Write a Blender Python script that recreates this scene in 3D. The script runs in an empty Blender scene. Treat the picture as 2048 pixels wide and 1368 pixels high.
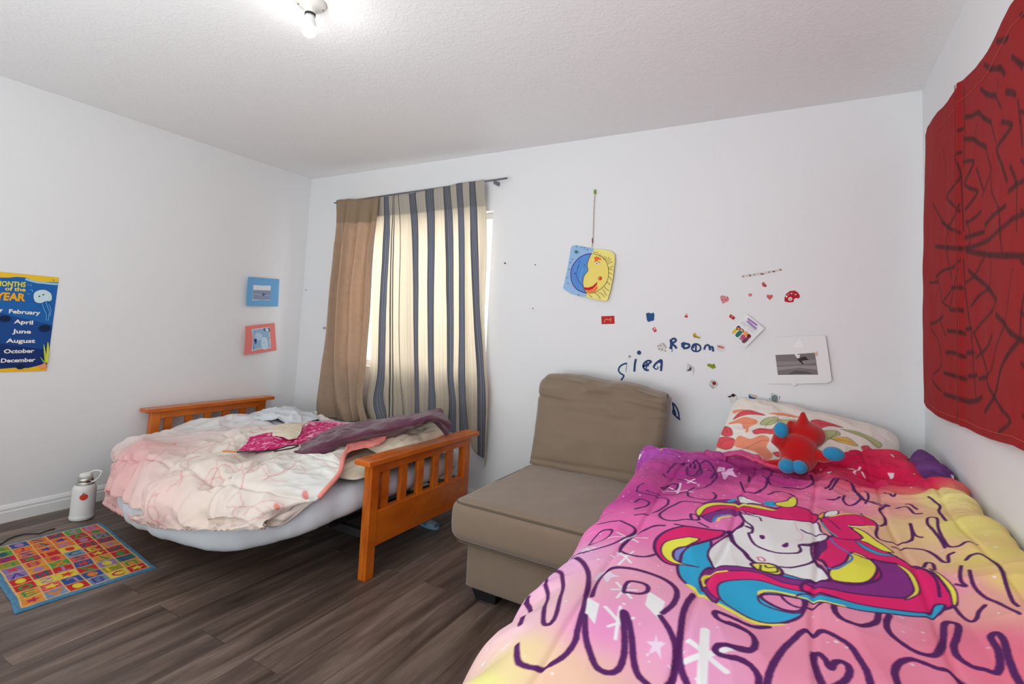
import bpy, bmesh, math, random
import numpy as np
from mathutils import Vector, Matrix
from mathutils.bvhtree import BVHTree
from mathutils.geometry import tessellate_polygon, barycentric_transform

random.seed(7)
rng = np.random.RandomState(11)
S = bpy.context.scene
COL = S.collection

# ---------------------------------------------------------------- camera
F_PX = 1017.14
CX, CY = 1024.0, 581.66
CAM = np.array([0.0, 0.0, 1.2116])
R_ = np.array([0.87159335, 0.48775089, 0.04923522])
U_ = np.array([-0.00839055, -0.0855759, 0.99629632])
F_ = np.array([-0.49015777, 0.86877836, 0.07049489])
cd = bpy.data.cameras.new('camera')
cd.sensor_width = 36.0
cd.lens = F_PX / 2048 * 36.0
cd.shift_y = -(684 - CY) / 2048
cd.clip_start = 0.05
cam = bpy.data.objects.new('camera', cd)
M = Matrix(((R_[0], U_[0], -F_[0], CAM[0]), (R_[1], U_[1], -F_[1], CAM[1]), (R_[2], U_[2], -F_[2], CAM[2]), (0, 0, 0, 1)))
cam.matrix_world = M
COL.objects.link(cam)
S.camera = cam

# ---------------------------------------------------------------- light
DEPTH, LEFT, RIGHT, H = 2.9986, -3.8075, 0.5119, 2.44
WX0, WX1, WZ0, WZ1 = -3.30, -1.873, 0.845, 2.02          # window opening in the back wall
w = bpy.data.worlds.new('daylight'); S.world = w; w.use_nodes = True
wb = w.node_tree.nodes['Background']
wb.inputs[0].default_value = (0.95, 0.985, 1.0, 1); wb.inputs[1].default_value = 0.9
la = bpy.data.lights.new('sky_through_window', 'AREA'); la.shape = 'RECTANGLE'; la.size = 1.9; la.size_y = 1.6; la.energy = 40
la.color = (0.94, 0.97, 1.0)
lo = bpy.data.objects.new('sky_through_window', la); lo.location = ((WX0 + WX1) / 2, 3.45, 1.6)
lo.rotation_euler = (math.radians(-80), 0, 0); COL.objects.link(lo)
BULB_W = 70.0
fb = bpy.data.lights.new('ceiling_fill', 'AREA'); fb.shape = 'DISK'; fb.size = 1.6; fb.energy = 38; fb.color = (0.93, 0.98, 1.0)  # added fill light behind the camera, aimed up to brighten ceiling and walls
fo = bpy.data.objects.new('ceiling_fill', fb); fo.location = (-1.1, -0.7, 0.9); fo.rotation_euler = (math.radians(158), 0, 0); COL.objects.link(fo)
S.view_settings.view_transform = 'Standard'
S.view_settings.look = 'None'
S.view_settings.exposure = 0.62
S.view_settings.gamma = 1.0
S.view_settings.use_curve_mapping = False

# ---------------------------------------------------------------- helpers
def ray(px, py):
    return F_ + (px - CX) / F_PX * R_ - (py - CY) / F_PX * U_
def at(px, py, ax, v):
    d = ray(px, py); i = 'xyz'.index(ax)
    return CAM + (v - CAM[i]) / d[i] * d
def proj(P):
    v = np.asarray(P, float) - CAM
    z = v @ F_
    return np.stack([CX + F_PX * (v @ R_) / z, CY - F_PX * (v @ U_) / z], -1)
def lin(c):
    c = np.asarray(c, float) / 255.0
    return np.where(c <= 0.04045, c / 12.92, ((c + 0.055) / 1.055) ** 2.4)
GAIN = 1.35
def C(*c, k=1.0):
    if len(c) == 1: c = c[0]
    return np.clip(lin(c) * GAIN * k, 0, 0.88)

def tag(o, label=None, cat=None, group=None, kind=None):
    if label: o['label'] = label
    if cat: o['category'] = cat
    if group: o['group'] = group
    if kind: o['kind'] = kind
    return o
def empty(name, loc, label=None, cat=None, group=None):
    o = bpy.data.objects.new(name, None); o.location = loc; o.empty_display_size = 0.05
    COL.objects.link(o)
    return tag(o, label, cat, group)
PENDING = []
def link(name, me, mat, parent=None, smooth=True):
    if mat is not None: me.materials.append(mat)
    if smooth: me.polygons.foreach_set('use_smooth', [True] * len(me.polygons))
    o = bpy.data.objects.new(name, me); COL.objects.link(o)
    if parent is not None:
        o.parent = parent
        base = Matrix.Identity(4); p = parent
        while p is not None:
            base = Matrix.Translation(p.location) @ base if p.parent is None else base
            p = p.parent
        if parent.parent is None:
            o.matrix_parent_inverse = Matrix.Translation(-Vector(parent.location))
    return o
def mk(name, V, Fc, mat, parent=None, smooth=True, cols=None):
    me = bpy.data.meshes.new(name)
    V = np.asarray(V, float)
    if isinstance(Fc, np.ndarray):
        nf, k = Fc.shape
        me.vertices.add(len(V)); me.vertices.foreach_set('co', V.astype(np.float32).ravel())
        me.loops.add(nf * k); me.loops.foreach_set('vertex_index', Fc.astype(np.int32).ravel())
        me.polygons.add(nf); me.polygons.foreach_set('loop_start', np.arange(0, nf * k, k, dtype=np.int32))
        me.update(calc_edges=True)
    else:
        me.from_pydata([tuple(v) for v in V], [], Fc)
    if cols is not None:
        a = me.color_attributes.new('Col', 'FLOAT_COLOR', 'POINT')
        c = np.ones((len(V), 4)); c[:, :cols.shape[1]] = cols
        a.data.foreach_set('color', c.astype(np.float32).ravel())
    me.validate(verbose=False)
    return link(name, me, mat, parent, smooth)
def from_bm(name, bm, mat, parent=None, smooth=True):
    me = bpy.data.meshes.new(name); bm.normal_update(); bm.to_mesh(me); bm.free()
    return link(name, me, mat, parent, smooth)

class MB:
    """collects shapes for ONE mesh"""
    def __init__(s): s.V = []; s.F = []
    def add(s, V, Fc):
        n = len(s.V); s.V += [tuple(v) for v in V]; s.F += [tuple(i + n for i in f) for f in Fc]; return s
    def box(s, a, b, bev=0.0, rot=None, piv=None):
        bm = bmesh.new(); bmesh.ops.create_cube(bm, size=1)
        a = np.array(a, float); b = np.array(b, float)
        c = (a + b) / 2; d = np.abs(b - a)
        for v in bm.verts: v.co = Vector((v.co.x * d[0], v.co.y * d[1], v.co.z * d[2]))
        if bev: bmesh.ops.bevel(bm, geom=bm.edges[:], offset=bev, segments=2, affect='EDGES', profile=0.5)
        V = [np.array(v.co) for v in bm.verts]
        if rot is not None:
            Rm = np.array(rot.to_3x3()); V = [Rm @ v for v in V]
        V = [v + c for v in V]
        s.add(V, [[v.index for v in f.verts] for f in bm.faces]); bm.free(); return s
    def tube(s, pts, r, n=10, cap=True):
        pts = [np.array(p, float) for p in pts]; k = len(pts)
        rs = [r] * k if np.isscalar(r) else r
        V = []; Fc = []; up = None
        for i, p in enumerate(pts):
            t = pts[min(i + 1, k - 1)] - pts[max(i - 1, 0)]; t = t / (np.linalg.norm(t) + 1e-12)
            if up is None:
                a = np.array([0, 0, 1.0]) if abs(t[2]) < 0.9 else np.array([1.0, 0, 0])
            else: a = up
            u = a - t * (a @ t); u /= np.linalg.norm(u) + 1e-12; up = u; v = np.cross(t, u)
            for j in range(n):
                th = 2 * math.pi * j / n; V.append(p + rs[i] * (math.cos(th) * u + math.sin(th) * v))
        for i in range(k - 1):
            for j in range(n):
                Fc.append([i * n + j, i * n + (j + 1) % n, (i + 1) * n + (j + 1) % n, (i + 1) * n + j])
        if cap: Fc.append(list(range(n))[::-1]); Fc.append([(k - 1) * n + j for j in range(n)])
        s.add(V, Fc); return s
    def lathe(s, prof, c, n=32):
        V = []; Fc = []; k = len(prof)
        for r, z in prof:
            for j in range(n):
                th = 2 * math.pi * j / n; V.append((c[0] + r * math.cos(th), c[1] + r * math.sin(th), c[2] + z))
        for i in range(k - 1):
            for j in range(n): Fc.append([i * n + j, i * n + (j + 1) % n, (i + 1) * n + (j + 1) % n, (i + 1) * n + j])
        Fc.append(list(range(n))[::-1]); Fc.append([(k - 1) * n + j for j in range(n)])
        s.add(V, Fc); return s
    def ell(s, c, r, n=20, rot=None):
        V = []; Fc = []; m = n // 2
        for i in range(m + 1):
            ph = math.pi * i / m
            for j in range(n):
                th = 2 * math.pi * j / n
                p = np.array([r[0] * math.sin(ph) * math.cos(th), r[1] * math.sin(ph) * math.sin(th), r[2] * math.cos(ph)])
                if rot is not None: p = np.array(rot.to_3x3()) @ p
                V.append(p + np.array(c))
        for i in range(m):
            for j in range(n): Fc.append([i * n + j, (i + 1) * n + j, (i + 1) * n + (j + 1) % n, i * n + (j + 1) % n])
        s.add(V, Fc); return s
    def build(s, name, mat, parent=None, smooth=False):
        return mk(name, s.V, s.F, mat, parent, smooth)

def cr(P, n, closed=False):
    """uniform Catmull-Rom resampling along axis 0"""
    P = np.asarray(P, float); k = len(P)
    if closed: Q = np.concatenate([P[-1:], P, P[:2]]); segs = k
    else: Q = np.concatenate([2 * P[:1] - P[1:2], P, 2 * P[-1:] - P[-2:-1]]); segs = k - 1
    t = np.linspace(0, segs, n, endpoint=not closed)
    i = np.minimum(t.astype(int), segs - 1); f = (t - i).reshape((-1,) + (1,) * (P.ndim - 1))
    a, b, c, d = Q[i], Q[i + 1], Q[i + 2], Q[i + 3]
    return 0.5 * ((2 * b) + (-a + c) * f + (2 * a - 5 * b + 4 * c - d) * f ** 2 + (-a + 3 * b - 3 * c + d) * f ** 3)
def net(N, n, m):
    A = cr(np.asarray(N, float), n)
    return np.transpose(cr(np.transpose(A, (1, 0, 2)), m), (1, 0, 2))
def vnoise(x, y, seed=0):
    r = np.random.RandomState(seed); T = r.rand(64, 64) * 2 - 1
    xi = np.floor(x).astype(int); yi = np.floor(y).astype(int); fx = x - xi; fy = y - yi
    fx = fx * fx * fx * (fx * (fx * 6 - 15) + 10); fy = fy * fy * fy * (fy * (fy * 6 - 15) + 10)
    g = lambda a, b: T[a % 64, b % 64]
    return (g(xi, yi) * (1 - fx) + g(xi + 1, yi) * fx) * (1 - fy) + (g(xi, yi + 1) * (1 - fx) + g(xi + 1, yi + 1) * fx) * fy
def fbm(x, y, seed=0, o=3):
    s = 0; a = 1
    for k in range(o): s = s + a * vnoise(x * 2 ** k + 13 * k, y * 2 ** k + 7 * k, seed + k); a *= 0.5
    return s
def ridge(x, y, seed=0, o=2):
    s = 0; a = 1
    for k in range(o): s = s + a * (1 - 2.2 * np.abs(vnoise(x * 2 ** k + 5 * k, y * 2 ** k + 3 * k, seed + k))); a *= 0.5
    return s
def gnorm(P):
    a = np.gradient(P, axis=0); b = np.gradient(P, axis=1); n = np.cross(a, b)
    return n / (np.linalg.norm(n, axis=2, keepdims=True) + 1e-12)
def gfaces(n, m):
    i, j = np.meshgrid(np.arange(n - 1), np.arange(m - 1), indexing='ij')
    a = (i * m + j).ravel()
    return np.stack([a, a + 1, a + m + 1, a + m], 1)
def uvm(P):
    """approximate metric (s,t) coordinates of a grid"""
    n, m, _ = P.shape
    ds = np.linalg.norm(np.diff(P, axis=1), axis=2).mean(0); dt = np.linalg.norm(np.diff(P, axis=0), axis=2).mean(1)
    s = np.concatenate([[0], np.cumsum(ds)]); t = np.concatenate([[0], np.cumsum(dt)])
    return np.stack(np.broadcast_arrays(s[None, :], t[:, None]), -1)
class Print:
    """pattern printed on a cloth: shapes are kept in the cloth's own (s,t) metres"""
    def __init__(s, P, step=6):
        s.n, s.m, _ = P.shape; s.UV = uvm(P); s.c = np.zeros((s.n, s.m, 3)); s.P = P
        ii = np.unique(np.append(np.arange(0, s.n, step), s.n - 1)); jj = np.unique(np.append(np.arange(0, s.m, step), s.m - 1))
        Q = P[ii][:, jj]; s.Quv = s.UV[ii][:, jj].reshape(-1, 2); s.Q = Q.reshape(-1, 3); f = gfaces(len(ii), len(jj))
        s.tris = np.concatenate([f[:, [0, 1, 2]], f[:, [0, 2, 3]]])
        s.bvh = BVHTree.FromPolygons([tuple(v) for v in s.Q], [tuple(int(x) for x in t) for t in s.tris])
        s.pq = proj(s.Q)
        s.su = s.UV[0, :, 0]; s.tv = s.UV[:, 0, 1]
        s.soft = 0.55 * max(s.su[-1] / s.m, s.tv[-1] / s.n)
    def hit(s, px, py):
        d = Vector(ray(px, py)).normalized()
        r = s.bvh.ray_cast(Vector(CAM), d)
        if r[0] is None:
            i = np.argmin(((s.pq - np.array([px, py])) ** 2).sum(1)); return s.Quv[i]
        t = s.tris[r[2]]; tri = [Vector(s.Q[k]) for k in t]; uv = [Vector((s.Quv[k][0], s.Quv[k][1], 0)) for k in t]
        b = barycentric_transform(r[0], *tri, *uv); return np.array([b[0], b[1]])
    def win(s, lo, hi):
        j0 = max(np.searchsorted(s.su, lo[0]) - 1, 0); j1 = np.searchsorted(s.su, hi[0]) + 1
        i0 = max(np.searchsorted(s.tv, lo[1]) - 1, 0); i1 = np.searchsorted(s.tv, hi[1]) + 1
        return slice(i0, i1), slice(j0, j1)
    def blend(s, w_, a, color):
        s.c[w_] = s.c[w_] * (1 - a[..., None]) + np.asarray(color) * a[..., None]
    def fill(s, pts, color, a=1.0, soft=0.0015):
        soft = max(soft, s.soft); pts = np.asarray(pts); w_ = s.win(pts.min(0) - 0.01, pts.max(0) + 0.01); X = s.UV[w_][..., 0]; Y = s.UV[w_][..., 1]
        if X.size == 0: return
        ins = np.zeros(X.shape, bool); k = len(pts); D = np.full(X.shape, 1e9)
        for i in range(k):
            x0, y0 = pts[i]; x1, y1 = pts[(i + 1) % k]
            cnd = ((y0 > Y) != (y1 > Y)); xx = x0 + (Y - y0) * (x1 - x0) / ((y1 - y0) if abs(y1 - y0) > 1e-12 else 1e-12)
            ins ^= cnd & (X < xx)
            D = np.minimum(D, s.sd(X, Y, pts[i], pts[(i + 1) % k]))
        s.blend(w_, a * np.where(ins, np.clip(0.5 + D / (2 * soft), 0, 1), np.clip(0.5 - D / (2 * soft), 0, 1)), color)
    @staticmethod
    def sd(X, Y, p, q):
        dx, dy = q[0] - p[0], q[1] - p[1]; L = dx * dx + dy * dy + 1e-12
        t = np.clip(((X - p[0]) * dx + (Y - p[1]) * dy) / L, 0, 1)
        return np.hypot(X - p[0] - t * dx, Y - p[1] - t * dy)
    def line(s, pts, wd, color, a=1.0, closed=False, soft=0.0015):
        soft = max(soft, s.soft); pts = np.asarray(pts)
        if closed: pts = np.concatenate([pts, pts[:1]])
        for i in range(0, len(pts) - 1, 4):
            sub = pts[i:i + 5]
            w_ = s.win(sub.min(0) - wd, sub.max(0) + wd); X = s.UV[w_][..., 0]; Y = s.UV[w_][..., 1]
            if X.size == 0: continue
            D = np.full(X.shape, 1e9)
            for p, q in zip(sub[:-1], sub[1:]): D = np.minimum(D, s.sd(X, Y, p, q))
            s.blend(w_, a * np.clip(0.5 + (wd / 2 - D) / (2 * soft), 0, 1), color)
    def px(s, pts, sm=True, closed=False, per=5):
        pts = np.asarray(pts, float)
        if sm and len(pts) > 2: pts = cr(pts, (len(pts) - (0 if closed else 1)) * per + (0 if closed else 1), closed)
        return np.array([s.hit(*p) for p in pts])
    def cols(s): return s.c.reshape(-1, 3)
def Z(ox, oy, k, txt):
    """points written as 'x,y x,y' in an enlarged crop of the photograph -> photograph pixels"""
    return np.array([[ox + float(a.split(',')[0]) / k, oy + float(a.split(',')[1]) / k] for a in txt.split()])
def sheet(name, P, mat, parent=None, cols=None, th=0.004):
    """cloth sheet whose upper side looks up; thickness goes below"""
    n, m, _ = P.shape; f = gfaces(n, m)
    if gnorm(P)[n // 3:2 * n // 3, m // 3:2 * m // 3, 2].mean() > 0: f = f[:, ::-1]
    o = mk(name, P.reshape(-1, 3), f, mat, parent, True, cols)
    return solid(o, th, -1)
def reparam(P):
    """even spacing along rows and columns"""
    for ax in (0, 1):
        Q = P if ax == 0 else P.transpose(1, 0, 2)
        d = np.linalg.norm(np.diff(Q, axis=0), axis=2).mean(1); t = np.concatenate([[0], np.cumsum(d)]); tn = np.linspace(0, t[-1], len(t))
        i = np.clip(np.searchsorted(t, tn) - 1, 0, len(t) - 2); f = ((tn - t[i]) / (t[i + 1] - t[i] + 1e-12))[:, None, None]
        Q = Q[i] * (1 - f) + Q[i + 1] * f; P = Q if ax == 0 else Q.transpose(1, 0, 2)
    return np.ascontiguousarray(P)
def solid(o, t, off=-1):
    m = o.modifiers.new('thick', 'SOLIDIFY'); m.thickness = t; m.offset = off; return o

# ---------------------------------------------------------------- materials
def new_mat(name):
    m = bpy.data.materials.new(name); m.use_nodes = True; nt = m.node_tree
    return m, nt, nt.nodes['Principled BSDF'], nt.nodes['Material Output']
def bump(nt, b, scale, strength, dist=0.002, detail=4, stretch=(1, 1, 1)):
    tc = nt.nodes.new('ShaderNodeTexCoord'); mp = nt.nodes.new('ShaderNodeMapping'); mp.inputs['Scale'].default_value = stretch
    nz = nt.nodes.new('ShaderNodeTexNoise'); nz.inputs['Scale'].default_value = scale; nz.inputs['Detail'].default_value = detail
    bp = nt.nodes.new('ShaderNodeBump'); bp.inputs['Strength'].default_value = strength; bp.inputs['Distance'].default_value = dist
    nt.links.new(tc.outputs['Object'], mp.inputs[0]); nt.links.new(mp.outputs[0], nz.inputs['Vector'])
    nt.links.new(nz.outputs['Fac'], bp.inputs['Height']); nt.links.new(bp.outputs[0], b.inputs['Normal']); return nz
def plain(name, rgb, rough=0.6, metal=0.0, var=0.0, vs=20, bs=0, bstr=0.2, sheen=0.0, spec=0.5, stretch=(1, 1, 1)):
    m, nt, b, out = new_mat(name)
    b.inputs['Roughness'].default_value = rough; b.inputs['Metallic'].default_value = metal
    b.inputs['Specular IOR Level'].default_value = spec
    b.inputs['Sheen Weight'].default_value = sheen
    rgb = np.asarray(rgb); b.inputs['Base Color'].default_value = (*rgb, 1)
    nz = bump(nt, b, bs or 40, bstr, stretch=stretch) if (bs or var) else None
    if var:
        n2 = nt.nodes.new('ShaderNodeTexNoise'); n2.inputs['Scale'].default_value = vs; n2.inputs['Detail'].default_value = 5
        tc = nt.nodes.new('ShaderNodeTexCoord'); mp = nt.nodes.new('ShaderNodeMapping'); mp.inputs['Scale'].default_value = stretch
        nt.links.new(tc.outputs['Object'], mp.inputs[0]); nt.links.new(mp.outputs[0], n2.inputs['Vector'])
        mx = nt.nodes.new('ShaderNodeMix'); mx.data_type = 'RGBA'
        mx.inputs[6].default_value = (*(rgb * (1 - var)), 1); mx.inputs[7].default_value = (*np.clip(rgb * (1 + var), 0, 0.95), 1)
        nt.links.new(n2.outputs['Fac'], mx.inputs[0]); nt.links.new(mx.outputs[2], b.inputs['Base Color'])
    return m
def printed(name, rough=0.85, bs=250, bstr=0.15, sheen=0.0, spec=0.3):
    m, nt, b, out = new_mat(name)
    a = nt.nodes.new('ShaderNodeAttribute'); a.attribute_name = 'Col'
    nt.links.new(a.outputs['Color'], b.inputs['Base Color'])
    b.inputs['Roughness'].default_value = rough; b.inputs['Sheen Weight'].default_value = sheen
    b.inputs['Specular IOR Level'].default_value = spec
    if bs: bump(nt, b, bs, bstr, 0.001)
    return m
M_wall = plain('wall_paint', C(204, 205, 206, k=1.0), 0.75, bs=90, bstr=0.12, var=0.012, vs=3)
def ceiling_mat():
    m, nt, b, out = new_mat('ceiling_texture')
    b.inputs['Base Color'].default_value = (0.86, 0.86, 0.86, 1); b.inputs['Roughness'].default_value = 0.85
    tc = nt.nodes.new('ShaderNodeTexCoord')
    nz = nt.nodes.new('ShaderNodeTexNoise'); nz.inputs['Scale'].default_value = 38; nz.inputs['Detail'].default_value = 3; nz.inputs['Distortion'].default_value = 1.2
    rp = nt.nodes.new('ShaderNodeValToRGB'); rp.color_ramp.elements[0].position = 0.46; rp.color_ramp.elements[1].position = 0.6
    bp = nt.nodes.new('ShaderNodeBump'); bp.inputs['Strength'].default_value = 0.22; bp.inputs['Distance'].default_value = 0.004
    nt.links.new(tc.outputs['Object'], nz.inputs['Vector']); nt.links.new(nz.outputs['Fac'], rp.inputs[0])
    nt.links.new(rp.outputs[0], bp.inputs['Height']); nt.links.new(bp.outputs[0], b.inputs['Normal']); return m
def floor_mat():
    m, nt, b, out = new_mat('vinyl_planks')
    tc = nt.nodes.new('ShaderNodeTexCoord'); sp = nt.nodes.new('ShaderNodeSeparateXYZ'); cb = nt.nodes.new('ShaderNodeCombineXYZ')
    nt.links.new(tc.outputs['Object'], sp.inputs[0]); nt.links.new(sp.outputs['Y'], cb.inputs['X']); nt.links.new(sp.outputs['X'], cb.inputs['Y'])
    br = nt.nodes.new('ShaderNodeTexBrick'); br.offset = 0.37; br.inputs['Scale'].default_value = 1.0
    br.inputs['Brick Width'].default_value = 1.22; br.inputs['Row Height'].default_value = 0.152; br.inputs['Mortar Size'].default_value = 0.0012
    br.inputs['Color1'].default_value = (0.35, 0.35, 0.35, 1); br.inputs['Color2'].default_value = (0.65, 0.65, 0.65, 1); br.inputs['Mortar'].default_value = (0, 0, 0, 1)
    nt.links.new(cb.outputs[0], br.inputs['Vector'])
    mp = nt.nodes.new('ShaderNodeMapping'); mp.inputs['Scale'].default_value = (0.9, 9, 1)
    nt.links.new(cb.outputs[0], mp.inputs[0])
    add = nt.nodes.new('ShaderNodeVectorMath'); add.operation = 'MULTIPLY_ADD'
    nt.links.new(br.outputs['Color'], add.inputs[0]); add.inputs[1].default_value = (40, 40, 40); nt.links.new(mp.outputs[0], add.inputs[2])
    nz = nt.nodes.new('ShaderNodeTexNoise'); nz.inputs['Scale'].default_value = 1.6; nz.inputs['Detail'].default_value = 8; nz.inputs['Roughness'].default_value = 0.62; nz.inputs['Distortion'].default_value = 0.6
    nt.links.new(add.outputs[0], nz.inputs['Vector'])
    rp = nt.nodes.new('ShaderNodeValToRGB'); e = rp.color_ramp.elements
    e[0].position = 0.28; e[0].color = (*FLOOR_C[0], 1)
    e[1].position = 0.75; e[1].color = (*FLOOR_C[2], 1)
    k = e.new(0.5); k.color = (*FLOOR_C[1], 1)
    nt.links.new(nz.outputs['Fac'], rp.inputs[0])
    mx = nt.nodes.new('ShaderNodeMix'); mx.data_type = 'RGBA'; mx.blend_type = 'MULTIPLY'; mx.inputs[0].default_value = 1.0
    r2 = nt.nodes.new('ShaderNodeMapRange'); r2.inputs['From Min'].default_value = 0; r2.inputs['From Max'].default_value = 0.65; r2.inputs['To Min'].default_value = 0.35; r2.inputs['To Max'].default_value = 1.08
    nt.links.new(br.outputs['Color'], r2.inputs['Value'])
    nt.links.new(rp.outputs[0], mx.inputs[6]); nt.links.new(r2.outputs[0], mx.inputs[7]); nt.links.new(mx.outputs[2], b.inputs['Base Color'])
    b.inputs['Roughness'].default_value = 0.42; b.inputs['Specular IOR Level'].default_value = 0.4
    bp = nt.nodes.new('ShaderNodeBump'); bp.inputs['Strength'].default_value = 0.15; bp.inputs['Distance'].default_value = 0.001
    nt.links.new(nz.outputs['Fac'], bp.inputs['Height']); nt.links.new(bp.outputs[0], b.inputs['Normal'])
    return m
GAIN = 1.08
FLOOR_C = [C(58, 45, 38), C(102, 86, 76), C(146, 128, 116)]
M_ceil = ceiling_mat(); M_floor = floor_mat()
M_trim = plain('white_gloss_trim', (0.82, 0.82, 0.82), 0.35)
def wood_mat(name, a, b_, rough=0.3):
    m, nt, b, out = new_mat(name)
    tc = nt.nodes.new('ShaderNodeTexCoord'); mp = nt.nodes.new('ShaderNodeMapping'); mp.inputs['Scale'].default_value = (30, 3, 6)
    nz = nt.nodes.new('ShaderNodeTexNoise'); nz.inputs['Scale'].default_value = 1.5; nz.inputs['Detail'].default_value = 6
    rp = nt.nodes.new('ShaderNodeValToRGB'); rp.color_ramp.elements[0].position = 0.3; rp.color_ramp.elements[1].position = 0.72
    rp.color_ramp.elements[0].color = (*a, 1); rp.color_ramp.elements[1].color = (*b_, 1)
    nt.links.new(tc.outputs['Object'], mp.inputs[0]); nt.links.new(mp.outputs[0], nz.inputs['Vector']); nt.links.new(nz.outputs['Fac'], rp.inputs[0])
    nt.links.new(rp.outputs[0], b.inputs['Base Color']); b.inputs['Roughness'].default_value = rough; return m
M_oak = wood_mat('honey_stained_wood', C(174, 78, 16), C(210, 112, 24), 0.24)
M_black = plain('black_metal', (0.012, 0.012, 0.014), 0.5)
M_sofa = plain('taupe_microfibre', C(130, 114, 97), 0.95, bs=500, bstr=0.25, var=0.10, vs=7, sheen=0.35, spec=0.1)
M_sofad = plain('taupe_piping', C(114, 102, 88, k=0.75), 0.95, spec=0.1)
M_sheet = plain('pale_blue_sheet', C(206, 212, 218), 0.9, bs=300, bstr=0.1, var=0.11, vs=11, spec=0.2)
M_cream = plain('cream_pillow_cloth', C(222, 212, 190), 0.9, bs=300, bstr=0.1, spec=0.2)
M_print = printed('printed_cloth')
M_paper = printed('printed_paper', 0.7, 0, 0)
M_rug = printed('rug_pile', 1.0, 900, 0.8, 0.1, 0.05)
M_plum = plain('plum_fabric', C(88, 46, 64), 0.8, bs=400, bstr=0.15, sheen=0.3, spec=0.25, var=0.08, vs=5)
M_red = plain('red_plush', C(176, 16, 18), 0.95, bs=600, bstr=0.6, sheen=0.5, spec=0.1)
M_blue = plain('blue_plush', C(36, 132, 178), 0.95, bs=600, bstr=0.6, sheen=0.4, spec=0.1)
M_steel = plain('brushed_steel', (0.55, 0.53, 0.5), 0.25, 1.0)
M_white = plain('white_plastic', C(222, 222, 220), 0.4)
M_ceramic = plain('white_ceramic', C(214, 212, 206), 0.35)
M_grey = plain('grey_metal', C(120, 120, 125), 0.4, 0.6)

# ---------------------------------------------------------------- room shell
Y0 = -1.6
def structure(o): o['kind'] = 'structure'; return o
structure(MB().box((LEFT - 0.1, Y0, -0.1), (RIGHT + 0.1, DEPTH + 0.15, 0)).build('floor', M_floor))
structure(MB().box((LEFT - 0.1, Y0, H), (RIGHT + 0.1, DEPTH + 0.15, H + 0.1)).build('ceiling', M_ceil))
structure(MB().box((LEFT - 0.12, Y0, 0), (LEFT, DEPTH + 0.15, H)).build('wall_left', M_wall))
structure(MB().box((RIGHT, Y0, 0), (RIGHT + 0.12, DEPTH + 0.15, H)).build('wall_right', M_wall))
TH = 0.14
bw = MB()
bw.box((LEFT, DEPTH, 0), (WX0, DEPTH + TH, H)).box((WX1, DEPTH, 0), (RIGHT, DEPTH + TH, H))
bw.box((WX0, DEPTH, 0), (WX1, DEPTH + TH, WZ0)).box((WX0, DEPTH, WZ1), (WX1, DEPTH + TH, H))
wall_back = structure(bw.build('wall_back', M_wall))
def baseboard(name, a, b, ax, sgn):
    prof = [(0, 0), (0.016, 0), (0.016, 0.055), (0.012, 0.062), (0.012, 0.068), (0.014, 0.072), (0.010, 0.082), (0.006, 0.090), (0, 0.094)]
    V = []; k = len(prof)
    for e in (a, b):
        for d, z in prof:
            V.append((LEFT + d, e, z) if ax == 'l' else ((RIGHT - d, e, z) if ax == 'r' else (e, DEPTH - d, z)))
    Fc = [[i, (i + 1) % k, k + (i + 1) % k, k + i] for i in range(k)] + [list(range(k)), list(range(k, 2 * k))[::-1]]
    o = mk(name, V, Fc, M_trim, None, False)
    bm = bmesh.new(); bm.from_mesh(o.data); bmesh.ops.recalc_face_normals(bm, faces=bm.faces); bm.to_mesh(o.data); bm.free()
    return structure(o)
baseboard('baseboard_left', Y0, DEPTH, 'l', 1)
baseboard('baseboard_back', LEFT + 0.017, RIGHT - 0.017, 'b', 1)
baseboard('baseboard_right', Y0, DEPTH - 0.017, 'r', 1)
# window
yf = DEPTH + 0.09
wf = MB()
wf.box((WX0, yf - 0.025, WZ0), (WX0 + 0.045, yf + 0.03, WZ1), 0.004).box((WX1 - 0.045, yf - 0.025, WZ0), (WX1, yf + 0.03, WZ1), 0.004)
wf.box((WX0, yf - 0.025, WZ0), (WX1, yf + 0.03, WZ0 + 0.045), 0.004).box((WX0, yf - 0.025, WZ1 - 0.045), (WX1, yf + 0.03, WZ1), 0.004)
win = structure(wf.build('window_1', M_trim))
xm = (WX0 + WX1) / 2
structure(MB().box((xm - 0.028, yf - 0.02, WZ0 + 0.045), (xm + 0.028, yf + 0.02, WZ1 - 0.045), 0.004).build('window_mullion', M_trim, win))
gm, nt, b, out = new_mat('window_glass')
tr = nt.nodes.new('ShaderNodeBsdfTransparent'); gl = nt.nodes.new('ShaderNodeBsdfGlossy'); gl.inputs['Roughness'].default_value = 0.02
mxs = nt.nodes.new('ShaderNodeMixShader'); mxs.inputs[0].default_value = 0.06
nt.links.new(tr.outputs[0], mxs.inputs[1]); nt.links.new(gl.outputs[0], mxs.inputs[2]); nt.links.new(mxs.outputs[0], out.inputs[0])
structure(MB().box((WX0 + 0.045, yf - 0.003, WZ0 + 0.045), (xm - 0.028, yf + 0.001, WZ1 - 0.045)).build('window_pane', gm, win))
structure(MB().box((xm + 0.028, yf - 0.003, WZ0 + 0.045), (WX1 - 0.045, yf + 0.001, WZ1 - 0.045)).build('window_pane', gm, win))

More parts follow.
